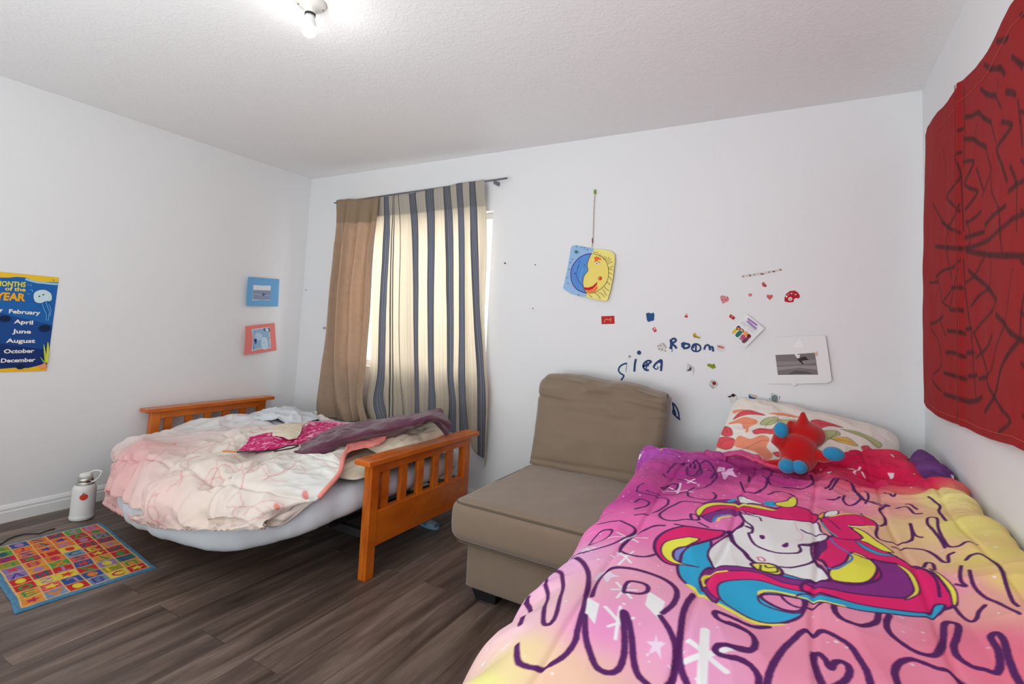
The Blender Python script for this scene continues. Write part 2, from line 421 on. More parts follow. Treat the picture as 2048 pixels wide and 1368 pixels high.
# ---------------------------------------------------------------- ceiling lamp
lx, ly = -1.674, 1.252
lamp = empty('ceiling_lamp', (lx, ly, H), 'bare glowing bulb in a white ceramic holder on the ceiling', 'lamp')
MB().lathe([(0.0575, -0.0005), (0.058, -0.006), (0.055, -0.012), (0.046, -0.018), (0.030, -0.026), (0.024, -0.034), (0.021, -0.042), (0.0205, -0.046)], (lx, ly, H), 40).build('lamp_holder', M_ceramic, lamp, True)
MB().lathe([(0.0205, -0.046), (0.0207, -0.049), (0.0207, -0.052), (0.0205, -0.054)], (lx, ly, H), 32).build('socket_ring', M_black, lamp, True)
MB().lathe([(0.0185, -0.054), (0.019, -0.066), (0.023, -0.080), (0.0268, -0.092), (0.0278, -0.102)], (lx, ly, H), 32).build('bulb_collar', M_white, lamp, True)
for a in (0.9, 4.04):
    MB().lathe([(0.004, 0), (0.0045, -0.002), (0.003, -0.0035)], (lx + 0.045 * math.cos(a), ly + 0.045 * math.sin(a), H - 0.0175), 12).build('screw', M_grey, lamp, True)
bm_, nt, b, out = new_mat('lit_bulb')
b.inputs['Emission Color'].default_value = (1.0, 0.975, 0.94, 1); b.inputs['Emission Strength'].default_value = BULB_W; b.inputs['Base Color'].default_value = (1, 1, 1, 1)
bz = H - 0.108
MB().lathe([(0.0278, 0.006), (0.0285, -0.002), (0.0262, -0.014), (0.020, -0.024), (0.010, -0.0305), (0.001, -0.032)], (lx, ly, bz), 20).build('bulb', bm_, lamp, True)

# ---------------------------------------------------------------- curtains
def curtain_mat():
    m, nt, b, out = new_mat('curtain_cloth')
    nt.nodes.remove(b)
    a = nt.nodes.new('ShaderNodeAttribute'); a.attribute_name = 'Col'
    df = nt.nodes.new('ShaderNodeBsdfDiffuse'); tl = nt.nodes.new('ShaderNodeBsdfTranslucent'); mx = nt.nodes.new('ShaderNodeMixShader')
    nt.links.new(a.outputs['Color'], df.inputs[0]); nt.links.new(a.outputs['Color'], tl.inputs[0])
    nt.links.new(a.outputs['Alpha'], mx.inputs[0]); nt.links.new(df.outputs[0], mx.inputs[1]); nt.links.new(tl.outputs[0], mx.inputs[2])
    nt.links.new(mx.outputs[0], out.inputs[0])
    tc = nt.nodes.new('ShaderNodeTexCoord'); nz = nt.nodes.new('ShaderNodeTexNoise'); nz.inputs['Scale'].default_value = 260
    bp = nt.nodes.new('ShaderNodeBump'); bp.inputs['Strength'].default_value = 0.25; bp.inputs['Distance'].default_value = 0.001
    nt.links.new(tc.outputs['Object'], nz.inputs['Vector']); nt.links.new(nz.outputs['Fac'], bp.inputs['Height']); nt.links.new(bp.outputs[0], df.inputs['Normal'])
    return m
M_curt = curtain_mat()
YR = DEPTH - 0.062
rod = empty('curtain_rod', (-2.6, YR, 2.2), 'thin grey metal curtain rod above the window, bare at its right end', 'curtain rod')
pa = at(669, 406, 'y', YR); pb = at(1014, 356.5, 'y', YR)
MB().tube([pa, pa * 0.5 + pb * 0.5, pb], 0.0065, 12).build('rod', M_grey, rod, True)
pc = at(990, 362, 'y', YR)
MB().box((pc[0] - 0.012, YR - 0.004, pc[2] - 0.02), (pc[0] + 0.004, DEPTH, pc[2] + 0.004), 0.002).build('bracket', M_grey, rod)
MB().box((pa[0] + 0.03, YR - 0.004, pa[2] - 0.02), (pa[0] + 0.045, DEPTH, pa[2] + 0.004), 0.002).build('bracket', M_grey, rod)
def K(txt): return Z(600, 330, 2.4, txt)
def curtain(name, paths, us, n, m, foldf, colf, label):
    """paths: stitch lines of the cloth from header to hem; us: their place across the cloth"""
    rows = []
    for p in paths:
        q = cr(p, 60); rows.append([at(x, y, 'y', YR) for x, y in q])
    A = np.array(rows)                                    # k x 60 x 3
    v = np.linspace(0, 1, m); u = np.linspace(0, 1, n)
    P = np.zeros((m, n, 3)); tt = np.linspace(0, 1, 60)
    for c in (0, 2):
        tmp = np.array([np.interp(v, tt, A[k, :, c]) for k in range(len(paths))])      # k x m
        P[:, :, c] = np.array([np.interp(u, us, tmp[:, i]) for i in range(m)])
    for i in range(m):                                    # soften the corners of the piecewise spacing
        for c in (0, 2):
            r = P[i, :, c]; kk = 7; r2 = np.convolve(np.pad(r, kk, mode='edge'), np.ones(2 * kk + 1) / (2 * kk + 1), 'valid'); r2[:kk] = r[:kk]; r2[-kk:] = r[-kk:]; P[i, :, c] = r2
    U, V = np.meshgrid(u, v)
    P[:, :, 1] = YR + foldf(U, V)
    P[:, :, 2] += 0.012 * np.clip(1 - V / 0.05, 0, 1)
    cols = colf(U, V)
    o = mk(name, P.reshape(-1, 3), gfaces(m, n), M_curt, None, True, cols.reshape(-1, 4))
    solid(o, 0.0016, 0); return tag(o, label, 'curtain')
# plain tan curtain
def tan_fold(U, V):
    f = 0.040 * (1 - 2 * np.abs(np.sin(math.pi * (3.6 * U ** 0.9 + 0.10 * V + 0.12))) ** 0.8) + 0.010 * np.sin(2 * math.pi * (7.3 * U + 0.3)) * (1 - 0.5 * V)
    f = f * (0.12 + 0.95 * np.clip(V * 6, 0, 1)) + 0.004 * fbm(U * 6, V * 5, 3) - 0.012 * np.exp(-(V / 0.06) ** 2)
    return np.clip(f - 0.012, -0.06, 0.05)
def tan_col(U, V):
    c = np.zeros(U.shape + (4,)); base = C(188, 164, 142)
    c[..., :3] = base * (1 + 0.05 * fbm(U * 30, V * 60, 9)[..., None]); c[..., 3] = 0.36
    hd = V < 0.075; c[hd, 3] = 0.08; c[hd, :3] = C(150, 130, 108)
    return c
tanp = [K('183,180 178,400 160,600 145,800 120,950 92,1120 90,1205'), K('208,176 200,400 180,600 165,800 150,950 135,1120 140,1210'),
        K('255,174 235,400 215,600 205,800 200,950 225,1120 265,1228'), K('330,172 318,400 295,600 290,800 285,950 285,1120 290,1225'),
        K('372,166 352,400 340,600 330,800 318,950 300,1120 318,1224'), K('392,162 372,400 357,600 345,800 332,950 314,1120 335,1224')]
curtain('curtain', tanp, [0, 0.12, 0.38, 0.7, 0.9, 1], 260, 150, tan_fold, tan_col, 'plain tan curtain hanging at the left side of the window')
# striped curtain
SU = [0.0, 0.10, 0.21, 0.255, 0.40, 0.53, 0.655, 0.775, 0.905, 1.0]
sp = [K('375,166 350,400 338,700 330,950 300,1150 305,1225'), K('421,160 413,400 395,700 385,1000 372,1120 402,1225'), K('452,156 443,400 437,700 436,1000 436,1100 440,1222'),
      K('475,152 476,400 470,700 474,1000 480,1120 486,1225'), K('540,144 546,400 549,700 552,1000 553,1120 555,1230'), K('627,128 630,400 628,700 631,1000 632,1120 634,1240'),
      K('712,112 718,400 722,700 722,1000 735,1150 722,1290'), K('769,96 771,400 770,700 766,1000 768,1120 782,1290'),
      K('830,90 838,400 852,700 872,950 878,1120 880,1410'), K('889,80 897,400 884,700 892,950 903,1120 888,1460')]
STR = [(0.10, 0.036), (0.40, 0.036), (0.53, 0.036), (0.655, 0.034), (0.775, 0.036), (0.905, 0.030)]
def st_fold(U, V):
    f = 0.022 * np.sin(2 * math.pi * (7.5 * U + 0.25 + 0.15 * np.sin(3 * V))) * (0.4 + 0.6 * V) + 0.012 * np.sin(2 * math.pi * (3.1 * U + 0.1 * V))
    f = f * (0.15 + 0.9 * np.clip(V * 6, 0, 1)) + 0.003 * fbm(U * 20, V * 6, 5) - 0.016 * np.exp(-(V / 0.06) ** 2)
    return np.clip(f, -0.05, 0.05) + 0.004
def st_col(U, V):
    c = np.zeros(U.shape + (4,)); base = C(212, 204, 190)
    c[..., :3] = base * (1 + 0.05 * np.sin(U * 2 * math.pi * 62)[..., None]); c[..., 3] = 0.62
    def ln(u0, wd, col, tr):
        a = np.clip(0.5 + (wd / 2 - np.abs(U - u0)) / 0.003, 0, 1)[..., None]
        c[:] = c * (1 - a) + np.append(col, tr) * a
    for u0, hw in STR:
        ln(u0, hw * 2 * 0.76, C(138, 142, 152), 0.42)
        for k in (-1, -0.7, -0.25, 0.25, 0.7, 1):
            ln(u0 + k * hw * 0.76, 0.0044 if abs(k) == 1 else 0.0022, C(44, 46, 60), 0.15)
    ln(0.21, 0.006, C(40, 40, 50), 0.15); ln(0.222, 0.004, C(60, 60, 70), 0.2); ln(0.262, 0.005, C(60, 58, 60), 0.2)
    hd = V < 0.07; c[hd, 3] = c[hd, 3] * 0.1; c[hd, :3] *= 0.62
    return c
curtain('curtain', sp, SU, 640, 150, st_fold, st_col, 'cream curtain with dark blue vertical stripes covering most of the window')

# ---------------------------------------------------------------- futon with wooden arms
futon = empty('futon_bed', (-2.75, 2.25, 0), 'low futon bed with honey-coloured slatted wooden arms, opened flat below the window', 'bed')
def arm(x0, x1, ro):
    a = MB().box((x0 - (0.03 if ro else 0.03), 1.782, 0.532), (x1 + 0.03, 2.712, 0.557), 0.004).build('armrest_rail', M_oak, futon)
    for y in (1.826, 2.600): MB().box((x0 - 0.004, y, 0), (x1 + 0.004, y + 0.054, 0.532), 0.003).build('arm_post', M_oak, futon)
    MB().box((x0, 1.88, 0.142), (x1, 2.600, 0.305), 0.003).build('arm_panel', M_oak, futon)
    MB().box((x0, 1.88, 0.485), (x1, 2.600, 0.532), 0.002).build('top_stretcher', M_oak, futon)
    for k in range(5):
        y = 1.9165 + k * 0.1335 + 0.0
        MB().box((x0 + 0.008, y + 0.0, 0.305), (x1 - 0.008, y + 0.047, 0.485), 0.002).build('arm_slat', M_oak, futon)
arm(-1.779, -1.739, 1); arm(-3.79 + 0.04, -3.71, 0)
dk = MB()
for y in (1.86, 2.72): dk.box((-3.68, y, 0.17), (-1.80, y + 0.03, 0.205))
for k in range(13): dk.box((-3.62 + k * 0.136, 1.80, 0.195), (-3.60 + k * 0.136, 2.85, 0.212))
dk.build('metal_deck', M_black, futon)
for x in (-3.45, -2.05):
    MB().tube([(x, 1.603 if x < -3 else 2.5, 0.006), (x - 0.02, 1.68 if x < -3 else 2.5, 0.18)], 0.011, 10).build('deck_leg', M_white if x < -3 else M_black, futon, True)

def superR(th, hx, hyf, hyb, nf, nb):
    c, s_ = np.cos(th), np.sin(th)
    n = np.where(s_ < 0, np.where(c < 0, 1.6, nf), nb); hy = np.where(s_ < 0, hyf, hyb)
    return (np.abs(c / hx) ** n + np.abs(s_ / hy) ** n) ** (-1.0 / n)
def futon_mattress():
    NT, cx, cy = 300, -2.745, 2.12
    th = np.linspace(0, 2 * math.pi, NT, endpoint=False)
    R = superR(th, np.where(np.cos(th) < 0, 0.75, 0.950), 0.832, 0.72, 2.95, 5.5)
    prof = []          # (radial factor minus, z fraction)
    for r in np.linspace(0.02, 0.93, 26): prof.append((r, 1.0))
    for a in np.linspace(0, math.pi, 20)[1:]: prof.append((None, math.cos(a), math.sin(a)))
    V = []
    for p in prof:
        if p[0] is not None and len(p) == 2: rr = R * p[0]; zz = np.ones(NT)
        else: rr = R * 0.93 + 0.075 * p[2] ** 0.7; zz = np.full(NT, p[1])
        X = cx + rr * np.cos(th); Y = cy + rr * np.sin(th)
        sag = np.clip((1.92 - Y) / 0.52, 0, 1) ** 1.3
        lo = 0.305 - 0.128 * sag + 0.03 * np.clip((-2.7 - X) / 0.5, 0, 1) * sag
        hi = 0.432 - 0.02 * sag - 0.075 * np.clip((-3.0 - X) / 0.5, 0, 1) - 0.02 * np.clip((1.75 - Y) / 0.3, 0, 1)
        z = (hi + lo) / 2 + (hi - lo) / 2 * zz
        wr = 0.006 * fbm(X * 5, Y * 14, 21) + 0.006 * ridge(X * 9 + Y * 5, Y * 4, 22)
        rr2 = rr + wr; X = cx + rr2 * np.cos(th); Y = cy + rr2 * np.sin(th)
        X = np.where((Y > 1.80) & (Y < 2.70), np.minimum(X, -1.787 ), X)
        X = np.where(Y >= 2.70, np.minimum(X, -1.787 + 0.06 * np.clip((Y - 2.70) / 0.06, 0, 1)), X)
        X = np.maximum(X, -3.62); Y = np.minimum(Y, 2.885)
        V.append(np.stack([X, Y, z + wr * (zz > 0.5)], 1))
    V = np.array(V); m = len(prof); Vf = V.reshape(-1, 3)
    i, j = np.meshgrid(np.arange(m - 1), np.arange(NT), indexing='ij'); a = (i * NT + j).ravel(); b2 = (i * NT + (j + 1) % NT).ravel()
    Fc = [tuple(q) for q in np.stack([a, a + NT, b2 + NT, b2], 1).tolist()] + [tuple(range(NT)), tuple(range((m - 1) * NT, m * NT))[::-1]]
    return mk('futon_mattress', Vf, Fc, M_sheet, None, True)
tag(futon_mattress(), 'futon mattress in a crumpled pale blue-white sheet on the wooden-armed futon', 'mattress')

# pillows on the futon -------------------------------------------------
def pillow(name, c, half, thick, rot, mat, seed=1, n=70, pin=0.06, parent=None, cols=None, wr=0.006, flatb=0.5, rnd=0.1):
    u = np.linspace(-1, 1, n); U, V = np.meshgrid(u, u); 
    U = np.sign(U) * (1 - (1 - np.abs(U)) ** 1.5); V = np.sign(V) * (1 - (1 - np.abs(V)) ** 1.5)
    prof = (np.clip(1 - np.abs(U) ** 2.6, 0, 1) * np.clip(1 - np.abs(V) ** 2.6, 0, 1)) ** 0.55
    X = U * half[0] * (1 - pin * (1 - V ** 2)) * (1 - rnd * U ** 4 * V ** 4); Y = V * half[1] * (1 - pin * (1 - U ** 2)) * (1 - rnd * U ** 4 * V ** 4)
    w_ = wr * (fbm(U * 3, V * 3, seed) + ridge(U * 4, V * 2.5, seed + 3)) * np.clip(prof * 2, 0, 1)
    top = np.stack([X, Y, thick * prof + w_], -1); bot = np.stack([X, Y, -thick * flatb * prof], -1)
    Rm = np.array(rot.to_3x3())
    A = top.reshape(-1, 3) @ Rm.T + np.array(c); B = bot.reshape(-1, 3) @ Rm.T + np.array(c)
    f = gfaces(n, n); Vv = np.concatenate([A, B]); Fc = np.concatenate([f, f[:, ::-1] + n * n])
    cc = None
    if cols is not None: cc = np.concatenate([cols(top @ Rm.T + np.array(c)), np.tile(C(236, 228, 214), (n * n, 1))])
    o = mk(name, Vv, Fc, mat, parent, True, cc)
    bm = bmesh.new(); bm.from_mesh(o.data); bmesh.ops.remove_doubles(bm, verts=bm.verts, dist=0.0004); bm.to_mesh(o.data); bm.free()
    o.data.polygons.foreach_set('use_smooth', [True] * len(o.data.polygons))
    return o
def rot(x, y, z): 
    from mathutils import Euler
    return Euler((math.radians(x), math.radians(y), math.radians(z))).to_matrix()
tag(pillow('pillow', (-2.02, 2.16, 0.462), (0.23, 0.42, ), 0.052, rot(0, 0, 2), M_cream, 4, pin=0.05), 'flat cream pillow lying along the right wooden arm of the futon', 'pillow')
tag(pillow('pillow', (-1.925, 2.27, 0.572), (0.145, 0.27), 0.055, rot(9, 14, 3), M_cream, 8, pin=0.05), 'plump cream pillow half under the plum garment, against the right futon arm', 'pillow')

# comforter on the futon ----------------------------------------------
def Pz(px, py, z): return tuple(at(px, py, 'z', z))
def futon_comforter():
    N = [  # rows back -> front; columns left -> right
        [(-3.62, 2.45, .38), (-3.52, 2.62, .455), (-3.25, 2.66, .47), (-2.95, 2.62, .475), (-2.65, 2.52, .48), (-2.45, 2.42, .48), (-2.30, 2.28, .50), Pz(716, 880, .545)],
        [(-3.66, 2.15, .36), (-3.50, 2.20, .455), (-3.20, 2.25, .48), (-2.90, 2.25, .49), (-2.62, 2.20, .49), (-2.40, 2.12, .49), (-2.20, 1.98, .51), Pz(700, 892, .54)],
        [(-3.66, 1.85, .33), (-3.48, 1.86, .45), (-3.18, 1.90, .485), (-2.88, 1.92, .49), (-2.60, 1.92, .49), (-2.36, 1.86, .49), (-2.12, 1.80, .51), Pz(687, 922, .525)],
        [(-3.53, 1.69, .31), (-3.44, 1.64, .43), (-3.10, 1.62, .475), (-2.82, 1.66, .49), (-2.56, 1.68, .485), (-2.32, 1.66, .48), (-2.08, 1.66, .495), Pz(680, 950, .495)],
        [(-3.46, 1.61, .28), (-3.34, 1.49, .375), (-3.03, 1.43, .45), (-2.76, 1.44, .465), (-2.50, 1.45, .465), (-2.26, 1.46, .46), (-2.04, 1.50, .465), Pz(650, 987, .45)],
        [(-3.37, 1.56, .20), (-3.25, 1.44, .285), (-2.93, 1.335, .36), (-2.68, 1.305, .38), (-2.44, 1.305, .39), (-2.20, 1.325, .395), (-2.00, 1.375, .41), Pz(606, 1022, .375)],
        [(-3.31, 1.53, .145), (-3.19, 1.41, .165), (-2.86, 1.315, .215), (-2.62, 1.285, .235), (-2.38, 1.285, .262), (-2.16, 1.31, .300), (-1.98, 1.37, .325), Pz(564, 1054, .315)],
    ]
    n, m = 300, 420
    P0 = reparam(net(N, n, m)); U = uvm(P0); X, Y = U[..., 0], U[..., 1]
    Nn = gnorm(P0); Nn = np.where((Nn[..., 2:3] < 0) , -Nn, Nn)
    d = 0.020 * ridge(X * 3.0 + Y * 2.0, Y * 3.2 - X * 1.2, 31) + 0.012 * fbm(X * 7, Y * 7, 33) + 0.006 * ridge(X * 11, Y * 9 + X * 4, 35)
    hang = np.clip((Y - 1.08) / 0.2, 0, 1)
    d = d + hang * 0.010 * np.sin(X * 38 + 2 * np.sin(X * 9)) 
    seam = np.zeros_like(X)
    for y0 in (0.36, 0.74, 1.12): seam += np.exp(-((Y - y0 - 0.02 * np.sin(X * 5)) / 0.012) ** 2)
    for x0 in (0.42, 0.9, 1.35): seam += np.exp(-((X - x0 - 0.03 * np.sin(Y * 6)) / 0.012) ** 2) * (Y < 1.14)
    d = d - 0.014 * np.clip(seam, 0, 1)
    edge = np.clip(np.minimum.reduce([X, X.max() - X, Y, (Y.max() - Y) * 2]) / 0.05, 0.18, 1)
    P = P0 + Nn * (d * edge)[..., None] + Nn * 0.012
    hem = np.clip((Y - Y.max() + 0.03) / 0.03, 0, 1); P[..., 2] += edge * 2 * hem * 0.008 * np.sin(X * 120 + 3 * np.sin(X * 31))
    # never through the floor or the mattress top
    pr = Print(P0)
    base = C(232, 224, 212); pink = C(232, 196, 186)
    ctl = [((260, 930), (208, 162, 160)), ((245, 980), (210, 168, 164)), ((330, 1010), (218, 190, 182)), ((420, 1030), (216, 198, 186)), ((540, 1030), (212, 200, 190)),
           ((300, 870), (212, 200, 194)), ((400, 930), (208, 198, 188)), ((500, 900), (206, 200, 190)), ((620, 940), (206, 205, 198)), ((480, 980), (210, 200, 192)),
           ((400, 850), (206, 205, 204)), ((520, 840), (206, 208, 214)), ((640, 970), (206, 208, 204)), ((660, 900), (210, 206, 196))]
    rbf(pr, ctl, 3.0)
    rs = np.random.RandomState(5)
    line_c = C(200, 124, 124)
    for k in range(70):          # loopy pink outlines scattered over the cloth
        c0 = np.array([rs.uniform(0.05, X.max() - 0.05), rs.uniform(0.05, Y.max() - 0.05)]); r0 = rs.uniform(0.03, 0.09); ph = rs.uniform(0, 6.3); span = rs.uniform(2.5, 6.0)
        t = np.linspace(0, span, 16); rr = r0 * (1 + 0.25 * np.sin(3 * t + ph))
        pts = np.stack([c0[0] + rr * np.cos(t + ph) * 1.2, c0[1] + rr * np.sin(t + ph)], 1)
        pr.line(pts, rs.uniform(0.003, 0.006), line_c, 0.55, soft=0.003)
    for k in range(16):
        c0 = np.array([rs.uniform(0.1, X.max() - 0.1), rs.uniform(0.05, Y.max() - 0.05)]); t = np.linspace(0, 2 * math.pi, 12, endpoint=False)
        pr.fill(np.stack([c0[0] + 0.014 * np.cos(t), c0[1] + 0.011 * np.sin(t)], 1), C(214, 130, 128), 0.7, 0.003)
    for ln in ['560,880 520,960 545,800', ]: pass
    for tx in ['480,990 520,950 570,930 610,890 640,880', '330,1180 370,1080 440,960 480,900 560,900 640,830', '700,1060 830,990 950,960 1080,870 1200,780 1280,740', '0,650 120,600 240,640 360,690 500,710', '300,210 450,190']:
        pr.line(pr.px(Z(440, 840, 7.877, tx)), 0.005, line_c, 0.8, soft=0.003)
    for c0 in ((613, 993), (553, 1014)):
        q = np.array([(c0[0] + 7 * math.cos(t), c0[1] + 6 * math.sin(t)) for t in np.linspace(0, 6.28, 10, endpoint=False)])
        pr.fill(pr.px(q, False), C(214, 120, 116), 0.9, 0.002)
    pr.c[:] = np.clip(pr.c * 1.1, 0, 0.86)
    o = sheet('comforter', P, M_print, None, pr.cols(), 0.014)
    tag(o, 'rumpled cream and blush pink comforter spread over the futon, hanging over its front', 'comforter')
    # salmon lining turned out along the top of the right edge
    rows = [[Pz(697, 888, .560), Pz(722, 881, .575), Pz(750, 878, .59), Pz(778, 871, .605)], [Pz(694, 898, .552), Pz(722, 891, .568), Pz(748, 887, .58), Pz(770, 880, .592)], [Pz(692, 910, .545), Pz(715, 901, .555), Pz(742, 895, .568), Pz(762, 888, .58)]]
    cloth('lining', rows, 30, 60, plain('salmon_lining', C(214, 124, 116), 0.85, bs=200, bstr=0.2), None, None, (0.004, 14, 44), world=True, parent=o, lift=0.006)
    # salmon binding along the right edge
    E_ = P[8:-40, -1] + np.array([0.004, 0, 0.006]); 
    mb = MB(); mb.tube(cr(E_[::14], 80), 0.011, 8); b_ = mb.build('binding', plain('salmon_binding', C(226, 140, 128), 0.85, bs=200, bstr=0.2), o, True)
    return o
def rbf(pr, ctl, pw=3.0):
    W = np.zeros(pr.UV.shape[:2]); A = np.zeros(pr.UV.shape[:2] + (3,))
    for (px, py), c in ctl:
        u = pr.hit(px, py); d = np.hypot(pr.UV[..., 0] - u[0], pr.UV[..., 1] - u[1]) + 0.02
        w_ = d ** -pw; W += w_; A += w_[..., None] * C(c)
    pr.c[:] = A / W[..., None]

# flipped-back corner of the comforter near the right arm
def netw(rows, n, m): return net([[at(px, py, 'z', z) for px, py, z in r] for r in rows], n, m)
def cloth(name, rows, n, m, mat, label, cat, wr=(0.006, 6, 40), cols=None, th=0.004, lift=0.0, parent=None, world=False, aniso=1.0):
    P0 = net(rows, n, m) if world else netw(rows, n, m)
    Nn = gnorm(P0); sg = 1 if Nn[n // 2, m // 2, 2] > 0 else -1; Nn = Nn * sg
    U = uvm(P0); X, Y = U[..., 0], U[..., 1]
    d = wr[0] * (ridge(X * wr[1] * aniso, Y * wr[1], wr[2]) + 0.5 * fbm(X * wr[1] * 2, Y * wr[1] * 2, wr[2] + 2)) + lift
    P = P0 + Nn * d[..., None]
    cc = None
    if cols is not None:
        pr = Print(P0, 3); cols(pr); cc = pr.cols()
    o = sheet(name, P, mat, parent, cc, th)
    if cat: tag(o, label, cat)
    return o
futon_comforter()
# pink animal-print garment
def zebra(pr):
    X, Y = pr.UV[..., 0], pr.UV[..., 1]
    v = np.abs(vnoise(X * 34 + 3 * vnoise(X * 9, Y * 9, 2), Y * 60, 8)); a = np.clip((v - 0.10) / 0.05, 0, 1)[..., None]
    pr.c[:] = C(238, 170, 200) * (1 - a) + C(200, 30, 105) * a
    top = np.clip((0.10 - Y) / 0.04, 0, 1)[..., None] * 0.5; pr.c[:] = pr.c * (1 - top) + C(240, 190, 214) * top
g1 = cloth('pajama_top', [[(505, 862, .515), (560, 850, .52), (598, 852, .52), (604, 852, .52), (625, 842, .52), (665, 842, .52), (700, 848, .52)],
                     [(498, 880, .515), (540, 872, .53), (572, 876, .53), (590, 876, .53), (620, 866, .53), (655, 858, .53), (698, 854, .525)],
                     [(488, 893, .515), (530, 888, .53), (565, 886, .53), (592, 884, .53), (615, 876, .53), (650, 868, .53), (690, 862, .525)],
                     [(478, 902, .51), (520, 900, .52), (555, 896, .52), (582, 891, .52), (600, 888, .52), (640, 880, .52), (680, 872, .52)]],
           110, 200, M_print, 'pink animal-print top lying crumpled on the futon comforter', 'garment', (0.005, 9, 60), zebra)
g2 = cloth('folded_cloth', [[(558, 850, .53), (575, 848, .535), (590, 847, .535), (604, 849, .53)],
                       [(550, 858, .54), (570, 858, .545), (588, 858, .545), (603, 860, .54)],
                       [(545, 868, .54), (566, 869, .545), (586, 870, .545), (598, 872, .54)],
                       [(550, 872, .535), (566, 876, .54), (578, 881, .54), (590, 878, .535)]],
           50, 60, M_cream, 'small beige cloth lying in the middle of the pink animal-print top', 'cloth', (0.003, 12, 66), lift=0.006)
# plum garment
pl = cloth('trousers', [
    [(608, 886, .53), (650, 866, .56), (690, 850, .59), (740, 842, .62), (790, 836, .645), (818, 829, .665), (850, 822, .685), (880, 818, .70)],
    [(604, 890, .53), (648, 876, .58), (690, 862, .61), (740, 850, .645), (785, 845, .665), (822, 838, .69), (858, 828, .705), (888, 828, .69)],
    [(596, 900, .53), (645, 888, .575), (695, 874, .605), (745, 863, .64), (792, 854, .66), (830, 846, .68), (868, 838, .70), (897, 848, .66)],
    [(588, 904, .525), (640, 902, .55), (688, 886, .57), (728, 878, .59), (780, 868, .62), (830, 852, .65), (872, 838, .675), (900, 862, .62)],
    [(600, 905, .52), (646, 914, .52), (682, 893, .54), (712, 887, .55), (768, 878, .58), (819, 858, .63), (862, 838, .66), (890, 874, .58)]],
    130, 260, M_plum, 'long plum-coloured trousers draped over the cream pillow on the futon', 'garment', (0.008, 8, 70), th=0.006, lift=0.004, aniso=0.7)
# upper roll of sheet beside the left arm
sh = cloth('pillowcase', [[(535, 822, .50), (560, 815, .53), (590, 816, .53), (630, 826, .50)],
                     [(520, 828, .51), (550, 820, .545), (588, 822, .545), (635, 832, .51)],
                     [(505, 836, .51), (545, 830, .54), (590, 832, .54), (640, 838, .51)],
                     [(500, 842, .50), (545, 840, .52), (590, 842, .52), (645, 844, .50)]],
           60, 90, M_sheet, 'crumpled white pillowcase beside the left wooden futon arm', 'pillowcase', (0.012, 9, 80), lift=0.004)
# pencil and black cord
pcl = empty('pencil', tuple(at(458, 903, 'z', .53)), 'orange pencil lying on the comforter, left of the pink animal-print top', 'pencil')
p0, p1 = at(443, 902.5, 'z', .532), at(474, 904, 'z', .532)
MB().tube([p0 * 0.9 + p1 * 0.1, p1], 0.004, 6).build('shaft', plain('orange_paint', C(214, 128, 40), 0.5), pcl, True)
MB().tube([p0, p0 * 0.9 + p1 * 0.1], [0.0008, 0.004], 6).build('tip', plain('bare_wood', C(214, 170, 120), 0.7), pcl, True)
cp = [at(*q, 'z', z) for q, z in (((474, 904), .532), ((490, 903), .534), ((505, 904), .534), ((525, 903), .536), ((545, 901), .538), ((565, 895), .542), ((580, 891), .545), ((597, 891), .545), ((585, 896), .54), ((570, 899), .54), ((548, 903), .536))]
tag(MB().tube(cr(cp, 90), 0.0036, 8).build('lanyard', M_black, None, True), 'thin black lanyard trailing along the lower edge of the pink top', 'lanyard')

# ---------------------------------------------------------------- armless sofa chair
def rbox(half, r, n=(28, 28, 12)):
    """surface points of a rounded box, returns V, F, unit box coords"""
    V = []; Fc = []; off = 0
    for ax in range(3):
        for sg in (-1, 1):
            a, b = [k for k in range(3) if k != ax]
            ta = -np.cos(np.linspace(0, math.pi, n[a])); tb = -np.cos(np.linspace(0, math.pi, n[b]))
            A, B = np.meshgrid(ta, tb, indexing='ij'); q = np.zeros(A.shape + (3,)); q[..., ax] = sg; q[..., a] = A; q[..., b] = B
            V.append(q.reshape(-1, 3)); f = gfaces(n[a], n[b]) + off
            flip = (sg > 0) == (ax == 1)
            Fc.append(f[:, ::-1] if flip else f); off += q.reshape(-1, 3).shape[0]
    q = np.concatenate(V); h = np.array(half); p = q * h; inner = np.clip(p, -(h - r), h - r); d = p - inner
    L = np.linalg.norm(d, axis=1, keepdims=True); nrm = d / np.maximum(L, 1e-9)
    return inner + nrm * r, nrm, q, np.concatenate(Fc)
def cushion(name, c, half, r, fn, mat, parent, n=(60, 60, 24), seed=0):
    P, N_, q, Fc = rbox(half, r, n)
    P = fn(P, N_, q) + np.array(c)
    o = mk(name, P, Fc, mat, parent, True)
    bm = bmesh.new(); bm.from_mesh(o.data); bmesh.ops.remove_doubles(bm, verts=bm.verts, dist=0.0006); bmesh.ops.recalc_face_normals(bm, faces=bm.faces); bm.to_mesh(o.data); bm.free()
    o.data.polygons.foreach_set('use_smooth', [True] * len(o.data.polygons)); return o
SX0, SX1, SY0, SY1 = -1.330, -0.60, 1.905, 2.62
chair = empty('sofa_chair', ((SX0 + SX1) / 2, 2.35, 0), 'armless brown-taupe sofa chair with a deep seat, standing between the futon and the near bed', 'chair')
def seatf(P, N_, q):
    bul = (1 - q[:, 0] ** 2) * (1 - q[:, 1] ** 2)
    P = P.copy(); P[:, 2] += 0.018 * bul * (q[:, 2] > 0) * 1.0
    mid = (1 - q[:, 2] ** 2)
    P[:, 0] += N_[:, 0] * 0.012 * mid; P[:, 1] += N_[:, 1] * 0.012 * mid
    w_ = 0.003 * fbm(P[:, 0] * 9, P[:, 1] * 9, 90); P[:, 2] += w_ * (q[:, 2] > 0); return P
